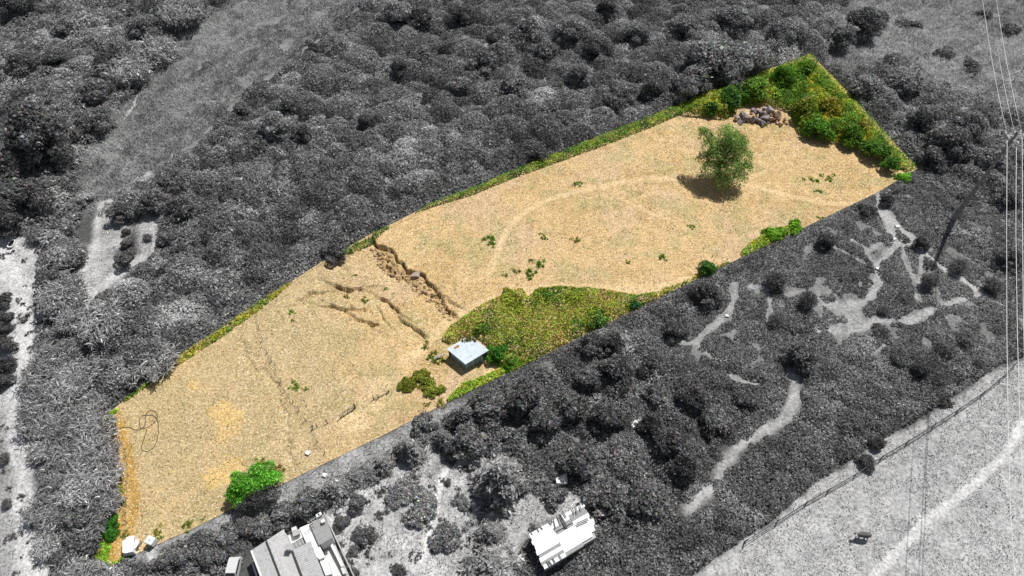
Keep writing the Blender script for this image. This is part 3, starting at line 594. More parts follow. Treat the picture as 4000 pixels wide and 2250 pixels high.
def conifer(seed, H=2.2, drop=.25, nb=95):
    r = np.random.default_rng(seed); pos = []; nr = []; up = []; g = []; tr = MB(); tr.tube([(0,0,-.05), (0,0,H*.5), (0,0,H*.97)], [.085, .05, .008], 7)
    for i in range(nb):
        t = (i+.5)/nb; z = H*(.06+.92*t); L = (1-t)**.75*r.uniform(.8, 1.08)+.06; a = i*2.4+r.normal()*.2; o = np.array([math.cos(a), math.sin(a), 0]); gg = math.exp(.25*r.normal())
        if i % 3 == 0: tr.tube([(0,0,z), tuple(o*L*.5+np.array([0,0,z+L*.12])), tuple(o*L*.9+np.array([0,0,z+L*(.15-drop)]))], [.018,.012,.004], 4)
        m = int(16+62*L)
        for j in range(m):
            q = (j+.7)/m; p = o*L*q + np.array([0,0,z + L*(.3*q-(.3+drop)*q*q)]) + r.normal(size=3)*np.array([.07,.07,.04])*(.4+L*q)
            if p[2] < .03: continue
            pos.append(p); nr.append([o[0]*.3, o[1]*.3, 1]); sgn = 1 if j % 2 else -1; up.append(o*.8+np.array([-o[1], o[0], 0])*.7*sgn+np.array([0,0,.15-drop])); g.append(gg*math.exp(.3*r.normal()))
    g = np.array(g); return leaf_mesh('crown', np.array(pos), np.array(nr), .21*np.exp(.2*r.normal(size=len(g))), .075, np.repeat(g[:, None], 3, 1), .35, r, np.array(up)), tr.mesh('trunk', True)
CONI = [conifer(70, 1.75, .15), conifer(71, 1.5, .1), conifer(72, 1.15, .05, 80)]
def broom(seed, n=900):
    r = np.random.default_rng(seed); a = r.uniform(0, 2*math.pi, n); t = r.random(n)**.5*1.05; d = np.stack([np.cos(a)*np.sin(t), np.sin(a)*np.sin(t), np.cos(t)*1.15], 1); L = r.uniform(.45, 1.05, n)
    g = np.exp(.45*r.normal(size=n)); pos = d*L[:, None]*.82; tr = MB()
    for k in range(9): tr.tube([(0,0,-.04), tuple(d[k]*.35), tuple(d[k]*.75)], [.03,.02,.006], 4)
    return leaf_mesh('crown', pos, unit(r.normal(size=(n,3))), .34, .05, np.repeat(g[:, None], 3, 1), .1, r, d), tr.mesh('stem', True)
BROOM = [broom(80), broom(81)]
def yucca(seed, n=70):
    r = np.random.default_rng(seed); v = []; f = []; c = []; tr = MB(); tr.tube([(0,0,-.05), (.03,0,.3), (.0,.02,.62)], [.1,.085,.08], 7)
    for i in range(n):
        a = r.uniform(0, 6.28); e = r.uniform(-.3, 1.3); o = np.array([math.cos(a)*math.cos(e), math.sin(a)*math.cos(e), math.sin(e)]); sd_ = np.array([-math.sin(a), math.cos(a), 0]); p = np.array([0,0,.6]); b = len(v); g = math.exp(.3*r.normal())
        v.extend([p-sd_*.02, p+sd_*.02, p+o*.5+sd_*.035, p+o*.5-sd_*.035, p+o*.95-np.array([0,0,.12])]); f.append((b,b+1,b+2,b+3)); f.append((b+3,b+2,b+4,b+4)); c.extend([g]*5)
    me = bpy.data.meshes.new('leaf_rosette'); me.from_pydata([tuple(q) for q in v], [], [tuple(dict.fromkeys(q)) for q in f]); at = me.color_attributes.new('Col', 'FLOAT_COLOR', 'POINT')
    for i, g in enumerate(c): at.data[i].color = (g, g, g, 1)
    me.update(); return me, tr.mesh('trunk', True)
YUC = yucca(90)
def dead(seed, n=11):
    q = random.Random(seed); m = MB(); m.tube([(0,0,-.05),(.05,.02,.4)], [.06,.05], 5)
    for i in range(n):
        a = q.uniform(0, 6.28); e = q.uniform(.35, 1.3); p = Vector((.05,.02,q.uniform(.2,.4))); d = Vector((math.cos(a)*math.cos(e), math.sin(a)*math.cos(e), math.sin(e))); L = q.uniform(.5, 1.); p1 = p+d*L*.5; p2 = p1+(d+Vector((q.uniform(-.5,.5), q.uniform(-.5,.5), q.uniform(-.2,.3))))*L*.5
        m.tube([p, p1, p2], [.035,.022,.006], 4)
        for j in range(2): m.tube([p1, p1+(d+Vector((q.uniform(-.9,.9), q.uniform(-.9,.9), q.uniform(-.2,.5))))*L*.4], [.014,.004], 4)
    return m.mesh('branches', True)
DEAD = [dead(95), dead(96)]
M_DEAD = mat_plain('dead_wood', (.34,.34,.33), .85, .3, 8)
def plant(kind, u, v, rpx, label, grey=.11, cat=None, group=None, hs=1., k=None, col=None, name=None):
    """plant whose crown centre shows at photograph pixel (u, v) with radius rpx"""
    if kind == 'broad' and hs <= .72: kind = 'low'; hs = hs*1.45
    R = rpx*mpp(u, v); zc = {'broad': .85, 'reed': 1.0, 'conifer': .9, 'broom': .55, 'yucca': .6, 'dead': .4, 'tuft': .1, 'low': .42}[kind]*R*hs
    p = px(u, v, zc); loc = (p.x, p.y, gz(p.x, p.y)); q = random.Random(int(u*31+v)); k = q.randrange(9) if k is None else k
    col = col or (grey, grey, grey); col = (*col, 1)
    nm = name or {'broad': 'shrub', 'low': 'shrub', 'tuft': 'grass_tuft', 'reed': 'reed_clump', 'conifer': 'conifer_tree', 'broom': 'broom_bush', 'yucca': 'yucca', 'dead': 'dead_shrub'}[kind]
    o = thing(nm, label, cat or {'broad': 'shrub', 'low': 'shrub', 'tuft': 'tuft', 'reed': 'reeds', 'conifer': 'conifer', 'broom': 'broom bush', 'yucca': 'yucca', 'dead': 'dead shrub'}[kind], loc, q.uniform(0, 6.28), group); o.scale = (R*q.uniform(.85,1.2), R*q.uniform(.85,1.15), R*hs*q.uniform(.9,1.15))
    def part(nm, me, mat, c=None):
        x = add(nm, me, mat, o)
        if c: x.color = c
    bark = M_BARK if col[0] == col[1] == col[2] else M_BARKB
    if kind == 'tuft': part('leaves', TUFTS[k % 5], M_LEAF, col)
    elif kind == 'low': part('crown', LOWP[k % 4][0], M_LEAF, col); part('stem', LOWP[k % 4][1], bark)
    elif kind == 'broad' and R > 3.6: part('crown', BROAD_BIG[k % 2][0], M_LEAF, col); part('trunk', BROAD_BIG[k % 2][1], bark)
    elif kind == 'broad': part('crown', BROAD[k % 4][0], M_LEAF, col); part('trunk', BROAD[k % 4][1], bark)
    elif kind == 'reed': part('canes', REED[k % 3], M_LEAF, col)
    elif kind == 'conifer': part('crown', CONI[k % 3][0], M_LEAF, col); part('trunk', CONI[k % 3][1], bark)
    elif kind == 'broom': part('crown', BROOM[k % 2][0], M_LEAF, col); part('stem', BROOM[k % 2][1], bark)
    elif kind == 'yucca': part('leaf_rosette', YUC[0], M_LEAF, col); part('trunk', YUC[1], bark)
    elif kind == 'dead': part('branches', DEAD[k % 2], M_DEAD)
    return o
# ------------------------------------------------------------------ grey plants outside the plot
PL = [ # kind, u, v, radius px, grey, height scale, label
 ('broad',132,512,150,.085,1.0,'huge dark round tree left of the upper left field'), ('broad',60,625,95,.08,1.0,'dark tree below the huge round tree at the left edge'),
 ('broad',70,760,110,.075,1.0,'big dark tree overhanging the pale yard at the left edge'), ('broad',15,850,80,.07,1.,'dark tree cut by the left edge above the water trough'),
 ('broad',85,235,75,.10,.9,'rounded shrub near the upper left corner with deep shadow'), ('broad',215,210,60,.10,.8,'rounded shrub right of the upper left corner shrub'),
 ('broad',365,360,80,.10,.9,'rounded tree beside the pale reeds at the field edge'), ('broad',350,465,85,.095,.9,'dark tree nearest the lower end of the upper left field'),
 ('broad',420,430,45,.14,.9,'small paler tree at the very edge of the upper left field'), ('broad',560,95,70,.11,.9,'shrub at the top between scrub and field'),
 ('broad',640,40,55,.10,.9,'dark shrub at the top edge left of the pale reeds'), ('broad',60,15,70,.08,.9,'dark tree in the upper left corner'),
 ('broad',260,90,60,.12,.8,'grey shrub below the top edge at upper left'), ('broad',480,190,55,.12,.8,'grey shrub between the two upper pale reed clumps'),
 ('reed',590,180,75,.24,.8,'pale reed clump in the middle of the field edge'), ('reed',500,265,75,.25,.8,'pale reed clump left of the field above the rounded tree'),
 ('reed',710,40,75,.22,.8,'pale reed clump at the top of the field edge'), ('reed',300,400,55,.22,.8,'pale reeds left of the rounded field edge tree'), ('reed',250,465,45,.25,.8,'bright reeds between the dark tree and huge round tree'),
 ('reed',410,470,35,.25,.8,'small bright reeds below the field edge trees'),
 ('broad',940,420,36,.10,1.,'small dark tree at the right edge of the upper left field'), ('broad',985,505,32,.11,1.,'small round tree lower on the right edge of the field'),
 ('broad',1067,485,85,.15,.8,'big pale round bush in the scrub right of the field'), ('broad',1130,405,48,.08,1.,'dark bush just above the big pale round bush'),
 ('broad',1180,520,45,.08,1.,'dark bush right of the big pale round bush'), ('dead',1372,445,42,.3,1.,'bare dead tree with white branches in the hillside scrub'),
 ('broad',1425,475,38,.07,1.1,'dark upright bush right of the bare dead tree'), ('broad',1545,45,75,.15,.8,'large pale dome shaped bush under the top edge'),
 ('broad',1225,190,30,.09,1.,'lone dark bush at the upper end of the field'), ('broad',1560,265,42,.07,1.2,'dark upright bush below the pale dome bush'),
 ('broad',1650,215,50,.13,1.,'grey tree right of the dark upright bush'), ('broad',1740,200,38,.075,1.3,'tall dark bush in the upper middle scrub'), ('broad',1640,60,55,.075,1.,'dark tree under the top edge right of the pale dome bush'),
 ('broad',1790,50,60,.10,1.,'grey tree under the top edge in the upper middle'), ('broad',1890,235,60,.10,1.,'grey tree right of the tall dark bush'), ('broad',1960,130,60,.12,1.,'grey leafy tree at the top middle'),
 ('broad',2060,120,55,.12,1.1,'leafy tree at the top just right of the middle'), ('broad',2120,200,50,.09,1.1,'dark tree below the leafy top middle tree'), ('broad',2230,110,65,.13,1.,'pale leafy tree under the top edge right of the middle'), ('broad',2330,170,60,.085,1.1,'dark leaning tree right of the pale leafy tree'),
 ('broad',2260,290,55,.11,1.,'tree beneath the dark leaning tree'), ('broad',2370,30,50,.07,1.,'dark crown at the top edge above the bare trunk'), ('dead',2585,215,70,.3,1.4,'tall leafless tree standing in the upper scrub'),
 ('broad',2430,350,70,.11,.9,'wide bush left of the green hedge strip top'), ('broad',2550,350,60,.085,.9,'dark bush just above the green verge near the corner thicket'),
 ('broad',2770,230,125,.135,.8,'large spreading tree with speckled leaves above the plot corner'), ('broad',2905,215,110,.13,.85,'large spreading tree left of the plot apex'), ('broad',2690,330,75,.11,.8,'bushy tree below the large spreading tree'),
 ('broad',2860,300,70,.12,.8,'bushy tree touching the plot edge near its apex'), ('broad',2480,120,65,.12,1.,'leafy tree left of the leafless tree'), ('broad',2680,90,75,.115,.9,'leafy tree right of the leafless tree'), ('broad',2880,60,80,.12,.8,'grey canopy tree under the top edge right of centre'),
 ('broad',3080,120,80,.12,.8,'grey canopy tree above the plot apex'), ('broad',3390,75,75,.075,1.,'dark tree at the top left of the flowering meadow'), ('broad',3290,150,55,.085,1.,'dark bush between plot apex and flowering meadow'), ('broad',2095,585,45,.06,.9,'black looking bush close above the upper plot edge'),
 ('broad',2010,330,60,.11,.9,'bush in the middle of the hillside scrub'), ('broad',1800,330,55,.115,.9,'bush left of the mid hillside bush'), ('broad',1310,960,55,.065,.8,'dark bush just above the landslip scarp'), ('broad',1070,745,26,.10,1.4,'slender pointed bush alone in the mid scrub'),
 ('broad',3480,235,40,.09,.8,'dark bush at the edge of the flowering meadow'), ('broad',3540,330,60,.11,.9,'bush right of the plot corner below the meadow'), ('broad',3610,465,65,.085,1.,'dark bush midway along the right side of the plot corner'), ('broad',3390,330,60,.13,.8,'pale bush right of the plot apex'),
 ('broad',3725,540,95,.09,1.,'large dark tree casting shade left of the utility pole'), ('broad',3790,480,75,.12,1.,'leafy tree behind the large dark tree by the pole'), ('broad',3880,620,60,.11,1.,'tree behind the utility pole top'), ('broad',3650,610,60,.10,.9,'bush at the right tip of the plot'), ('broad',3940,760,55,.085,.9,'dark shrub at the right edge below the pole'), ('broad',3700,200,40,.085,.6,'dark low bush in the flowering meadow'), ('broad',3560,90,35,.085,.6,'small dark bush high in the flowering meadow'), ('broad',3950,110,45,.085,.6,'dark bush at the right edge of the flowering meadow'), ('broad',3850,50,30,.09,.6,'small dark bush near the top wires'), ('broad',3800,250,45,.10,.6,'low bush under the wires in the flowering meadow'),
 ('broad',331,775,34,.22,.8,'pale round bush beside the narrow path at left'), ('broom',135,915,55,.13,1.,'spiky bush at the top of the pale yard'), ('reed',270,985,62,.20,.8,'leafy reeds left of the clearing'), ('broad',215,1030,50,.07,.9,'dark shrub beside the leafy reeds left of the clearing'),
 ('broad',466,830,50,.09,.9,'round dark shrub above the clearing'), ('broad',595,790,62,.10,.9,'big round shrub right above the clearing'), ('broad',704,815,60,.10,.9,'big round shrub furthest right above the clearing'), ('broad',648,710,50,.10,.9,'round shrub at the foot of the upper left field'),
 ('broad',491,905,17,.08,1.,'tiny top shrub of the three in the clearing'), ('broad',497,947,24,.10,1.,'middle shrub of the three in the clearing'), ('broad',489,1005,40,.08,.9,'largest bottom shrub of the three in the clearing'), ('broom',575,925,26,.10,1.,'sparse small tree in the clearing'), ('broad',650,920,40,.085,.9,'dark bush bordering the clearing on the right'), ('broad',700,975,36,.07,.9,'dark bush below the bush right of the clearing'), ('broad',930,745,48,.11,.8,'round bush alone in the scrub right of the clearing'), ('broad',830,640,34,.085,.9,'dark bush in the scrub below the field'),
 ('reed',243,1140,80,.24,.75,'pale reed clump below the clearing at left'), ('reed',285,1245,58,.25,.75,'pale reed clump beside the narrow path'), ('reed',388,1262,82,.25,.75,'pale reed clump in the dark brambles right of the path'), ('reed',500,1430,75,.25,.7,'left reed clump of the pair at the upper plot edge'), ('reed',610,1400,75,.25,.7,'right reed clump of the pair at the upper plot edge'),
 ('broad',10,1172,38,.065,.9,'topmost orchard tree on the left edge'), ('broad',14,1240,38,.065,.9,'second orchard tree from the top on the left edge'), ('broad',12,1290,30,.065,.9,'small third orchard tree on the left edge'), ('broad',20,1347,42,.065,.9,'fourth orchard tree from the top on the left edge'), ('broad',25,1418,42,.065,.9,'fifth orchard tree from the top on the left edge'), ('broad',5,1490,40,.07,.9,'lowest orchard tree on the left edge'),
 ('broom',14,1790,32,.09,1.,'lone bush left of the dirt track at mid left'), ('broom',25,1965,30,.10,1.,'lone bush left of the dirt track near the bottom'),
 ('broad',290,2030,65,.085,.8,'dark shrub under the lower reeds at bottom left'), ('broad',310,2125,62,.08,.8,'dark shrub left of the bottom left tip of the plot'), ('broad',240,2190,55,.09,.8,'dark shrub in the bottom left corner thicket'), ('broad',370,1990,50,.07,.8,'black shadowy shrub beside the dark green plot bush'),
 ('broad',1197,1965,62,.10,1.,'dense dark hedge tree just above the grey corrugated roof'), ('conifer',1305,1905,62,.13,.8,'feathery hedge conifer right of the dense hedge tree'), ('conifer',1395,1855,48,.13,.7,'second feathery conifer of the hedge row'), ('conifer',1445,1835,55,.13,.7,'third feathery conifer of the hedge row'), ('conifer',1490,1812,48,.13,.7,'last feathery conifer of the hedge row'),
 ('conifer',1598,1750,62,.13,.9,'separate small conifer right of the hedge row'), ('broad',1103,2010,62,.11,.8,'hedge tree above the white flat roof'), ('broad',1035,2055,60,.11,.8,'hedge tree behind the left roof corner'), ('broad',960,2060,55,.10,.8,'hedge tree upslope of the yucca group'), ('broad',880,2100,60,.11,.8,'hedge tree above the parked white van'),
 ('broad',776,2115,60,.11,.8,'bushy tree left of the hedge above the van'), ('broad',830,2180,60,.10,.8,'dark bush left of the parked white van'), ('broad',725,2175,60,.12,.8,'grey bush lower left of the van'), ('broad',647,2190,52,.11,.8,'grey bush right of the white tank path'), ('broad',560,2225,50,.11,.7,'grey bush below the white caravan shelter'), ('broad',480,2235,48,.12,.7,'pale bush at the bottom edge near the plot tip'), ('broad',900,2155,45,.08,.8,'dark bush hugging the yuccas'),
 ('yucca',935,2128,24,.20,1.,'top yucca of the three beside the house'), ('yucca',920,2153,20,.20,1.,'lower left yucca of the three beside the house'), ('yucca',946,2157,20,.20,1.,'lower right yucca of the three beside the house'),
 ('conifer',1950,1865,112,.15,1.,'largest tall conifer beside the garden'), ('conifer',1807,1610,66,.10,1.1,'pointed conifer touching the plot edge below the shed'), ('conifer',1725,1705,45,.10,1.,'small conifer at the upper corner of the garden'), ('broad',1835,1720,82,.105,.9,'broad leafy tree shading the top of the garden'), ('broad',1905,1600,75,.09,.9,'dark leafy tree right of the pointed conifer'), ('broad',1650,1650,50,.12,.7,'grey low bush on the grass strip by the garden'), ('broad',1765,1750,50,.09,.9,'shrub beneath the broad leafy garden tree'),
 ('conifer',1935,2200,115,.16,.6,'wide spreading conifer at the bottom of the garden'), ('conifer',1915,2085,60,.11,.8,'conifer above the wide spreading conifer'), ('yucca',1822,2052,24,.18,1.,'left yucca of the garden pair'), ('yucca',1849,2028,26,.20,1.,'right yucca of the garden pair'),
 ('broad',1392,1965,40,.095,.9,'round garden shrub below the hedge conifers'), ('dead',1637,1862,34,.25,1.,'leafless bush at the top of the garden'), ('broad',1425,2085,48,.12,.7,'garden shrub halfway down beside the wall'), ('broad',1330,2040,36,.10,.8,'dark garden shrub against the boundary wall'), ('broad',1375,2150,24,.10,.8,'small shrub along the boundary wall'), ('broad',1738,2095,60,.12,.6,'wide low garden shrub right of the footpath'), ('broad',1558,2222,32,.10,.7,'small garden shrub at the bottom edge'), ('broad',1750,1882,14,.08,.9,'tiny lone bush in the pale garden grass'), ('broad',1640,2010,60,.14,.5,'low spreading growth in the middle of the garden'), ('broad',1560,1920,70,.15,.45,'sprawling cut brush heap in the garden'), ('broad',1650,1940,60,.15,.45,'sprawling brush right of the cut heap'), ('broad',1380,2230,22,.11,.8,'small shrub by the lower boundary wall'), ('broad',1800,1960,30,.12,.6,'low plant left of the largest conifer'),
 ('broad',2362,1940,85,.095,.9,'dark leafy tree overhanging the pale barn'), ('broad',2520,1960,90,.11,.8,'weeping shrub right of the barn above the log'), ('broad',2259,1795,78,.08,1.,'dark tree above the white sack'), ('broad',2678,1820,75,.085,1.,'dark tree left of the winding path'), ('broad',2621,1725,85,.08,1.,'dark tree above the tree by the winding path'), ('broad',2180,1840,40,.12,.6,'small bush beside the white sack'), ('broad',2160,1935,50,.10,.7,'shrub on the barn side of the pale yard'),
 ('broad',2233,1578,75,.085,1.,'dark tree in the lower scrub left of the concrete block'), ('broad',2052,1552,85,.085,.95,'large dark tree below the bramble patch'), ('broad',2129,1645,88,.10,.9,'large leafy tree in the lower scrub'), ('broad',2362,1629,72,.075,1.,'dark tree left of the concrete block'), ('broad',2548,1650,55,.065,1.,'dark tree just right of the concrete block'), ('broad',2714,1557,62,.085,1.,'dark round tree below the forked path'), ('broad',2020,1720,75,.12,.7,'grey bush above the largest conifer'), ('broad',2420,1780,70,.12,.7,'grey bush in the centre of the lower scrub'), ('broad',2500,1850,60,.11,.7,'bush above the weeping shrub'),
 ('conifer',2130,1440,62,.12,.8,'feathery conifer touching the lower plot edge'), ('broad',2310,1345,60,.075,.9,'dark tree hard against the lower plot edge'), ('broad',2390,1340,52,.06,.9,'black looking tree right of the dark edge tree'), ('broad',2414,1440,75,.085,.9,'dark tree a little below the plot edge trees'), ('broad',2543,1415,60,.08,.9,'dark tree left of the forked path'), ('broad',2761,1140,65,.065,.9,'black looking tree at the boundary by the small green bush'), ('broad',2642,1285,52,.075,.9,'dark tree above the fork in the path'), ('broad',2300,1470,60,.09,.9,'grey tree among the dark trees below the boundary'), ('broad',2560,1540,50,.10,.8,'bush between the forked path and concrete block'), ('broad',2640,1480,45,.10,.7,'low bush right of the forked path'), ('broad',2920,1560,60,.085,.8,'bush above the bend of the winding path'), ('broad',2800,1640,70,.09,.8,'wide bush inside the bend of the winding path'),
 ('broom',3155,1175,48,.075,1.3,'dark upright broom left of the pale trampled ground'), ('broom',3631,1100,46,.075,1.2,'dark upright broom amid the heath cushions'), ('broom',3745,1040,48,.085,1.1,'tall broom beside the diagonal pale path'), ('broom',3880,1112,52,.085,1.1,'broom bush near the right wires'), ('broom',3776,1314,55,.11,.9,'rounded broom at the lower right of the heath'), ('broom',3694,1360,60,.09,1.,'broom left of the rounded lower broom'), ('broom',3031,1095,55,.075,1.2,'broom near the boundary above the pale gap'), ('broad',3135,1390,66,.075,1.,'dark tree at the lower left of the heath'), ('broad',3528,1165,32,.075,.6,'dark cushion bush in the middle of the heath'), ('broad',3517,1418,32,.075,.9,'small dark bush at the foot of the heath'), ('broad',3595,1445,44,.065,.9,'dark bush at the edge of the lower brambles'), ('broad',3595,950,32,.05,1.,'small black fig like tree on the diagonal path'), ('broad',3466,778,32,.06,.9,'dark bush at the top of the diagonal path'), ('broom',3031,1250,45,.085,1.,'broom in the left of the heath'), ('broad',3225,945,42,.06,.9,'dark bush by the boundary right of the green strip'), ('broad',3090,1280,34,.08,.7,'dark cushion left of the trampled ground'), ('broad',3390,820,40,.08,.7,'dark bush below the right lower plot corner'), ('broad',3940,1000,55,.08,.9,'shrub on the right beside the wires'), ('broad',3440,1290,40,.085,.6,'low bush right of the trampled ground'), ('broom',3450,1215,28,.08,1.,'small broom beside the trampled ground'), ('broad',3820,1430,45,.08,.7,'low dark bush near the pasture fence corner'), ('broad',3680,1560,40,.07,.7,'dark bush against the pasture fence'), ('broad',3430,1730,36,.06,.8,'dark bush leaning over the pasture fence midway'), ('broad',3385,1800,36,.06,.8,'dark bush at the fence below the midway bush')]
for kd, u, v, r, g, hs, lab in PL: plant(kd, u, v, r*(.92 if kd == 'broad' else 1), lab, g*(2.4 if kd != 'reed' else 1.35), hs=hs)
RB = []                                    # the reed bed by the left track: clumps that nothing tells apart
for (u, v) in [(180,1390),(250,1370),(150,1470),(225,1460),(300,1470),(130,1560),(205,1560),(285,1560),(340,1560),(150,1650),(225,1660),(300,1650),(365,1680),(170,1745),(245,1755),(320,1750),(380,1770),(180,1840),(255,1850),(330,1850),(400,1860),(210,1930),(290,1935),(370,1930),(420,1950),(220,2020),(150,1990),(330,2060),(190,2110),(260,2240),(330,2250),(400,2280)]:
    q = random.Random(u*v); plant('reed', u+q.randint(-12,12), v+q.randint(-12,12), q.randint(52,68), 'grey arching reed clump in the long reed bed beside the left dirt track', .33*q.uniform(.7,1.35), group='reed clumps of the left reed bed', hs=q.uniform(.65,.85))

# ------------------------------------------------------------------ green plants inside the plot
GT = []
def green(kind, u, v, r, lab, col, hs=1., name='shrub', cat='shrub', k=None): return plant(kind, u, v, r, lab, col=col, hs=hs, name=name, cat=cat, k=k)
# the mature tree
def big_tree(name, label, u, v, R, H, blobs, n, ln, col, seed, two=None, trunk=M_BARKB):
    p = px(u, v, H*.6); loc = Vector((p.x, p.y, gz(p.x, p.y))); o = thing(name, label, 'tree', loc)
    bl = [(b[0]*R, b[1]*R, b[2]*H, b[3]*R, b[4] if len(b) > 4 else .85) for b in blobs]
    me = blob_crown('crown', bl, n, ln, ln*.55, seed, .75, .42, .5)
    nv = len(me.vertices); c = np.zeros(nv*4, np.float32); me.color_attributes['Col'].data.foreach_get('color', c); c = c.reshape(-1, 4)[:, :3]
    co = np.zeros(nv*3, np.float32); me.vertices.foreach_get('co', co); co = co.reshape(-1, 3)
    c = c*np.asarray(col)
    if two is not None:
        inside = inpoly(co[::4,0]+loc.x, co[::4,1]+loc.y, two); inside = np.repeat(inside, 4); gr = c.mean(1, keepdims=True)*.62; c = np.where(inside[:, None], c, np.repeat(gr, 3, 1))
    me.color_attributes['Col'].data.foreach_set('color', np.column_stack([c, np.ones(nv)]).astype(np.float32).ravel())
    add('crown', me, M_LEAF, o); q = random.Random(seed); m = MB(); r0 = R*.05
    m.tube([(0,0,-.2), (.1,.0,H*.15), (.15,.1,H*.35)], [r0*1.4, r0*1.1, r0], 8)
    for b in bl:
        mid = Vector((b[0]*.45+q.uniform(-.3,.3), b[1]*.45+q.uniform(-.3,.3), H*.3+(b[2]-H*.3)*.55)); m.tube([(.12,.05,H*.25), mid, (b[0], b[1], b[2])], [r0*.8, r0*.45, r0*.1], 6)
    add('trunk', m.mesh('trunk', True), trunk, o); return o
TB = [(0,0,.60,.55,.9), (-.62,.45,.84,.30), (-.40,.15,.72,.40), (.45,.3,.72,.45), (.66,-.15,.55,.40), (.2,-.55,.45,.46), (-.45,-.5,.40,.38), (.1,.55,.86,.36), (.58,.6,.6,.34), (-.66,-.05,.48,.30), (.3,-.1,.85,.36), (.5,-.7,.30,.36), (-.05,-.85,.26,.34), (.75,-.45,.42,.3), (-.74,.62,.90,.18), (.1,.1,.95,.3), (-.25,-.2,.6,.4)]
big_tree('mature_tree', 'large lone green tree casting a dark shadow on the dry meadow', 2826, 600, 5.9, 9.8, TB, 17000, .30, (.25, .38, .10), 201)
LT = [(0,0,.55,.5), (.45,.25,.6,.42), (-.45,.15,.5,.42), (-.7,-.15,.35,.34), (.7,.3,.5,.36), (.2,-.4,.45,.4), (-.25,-.5,.35,.38), (.6,-.25,.4,.34), (.1,.5,.75,.3), (-.75,.45,.5,.2), (.5,.7,.7,.22)]
two = P(PLOT_PX, 2.2)
big_tree('leafy_tree', 'bright green bushy tree cut in half by the lower plot boundary', 985, 1900, 4.1, 5.2, LT, 11000, .28, (.17, .46, .05), 203, two)
plant('dead', 1010, 1835, 26, 'pale dry twigs poking out behind the bright green bushy tree', .3)
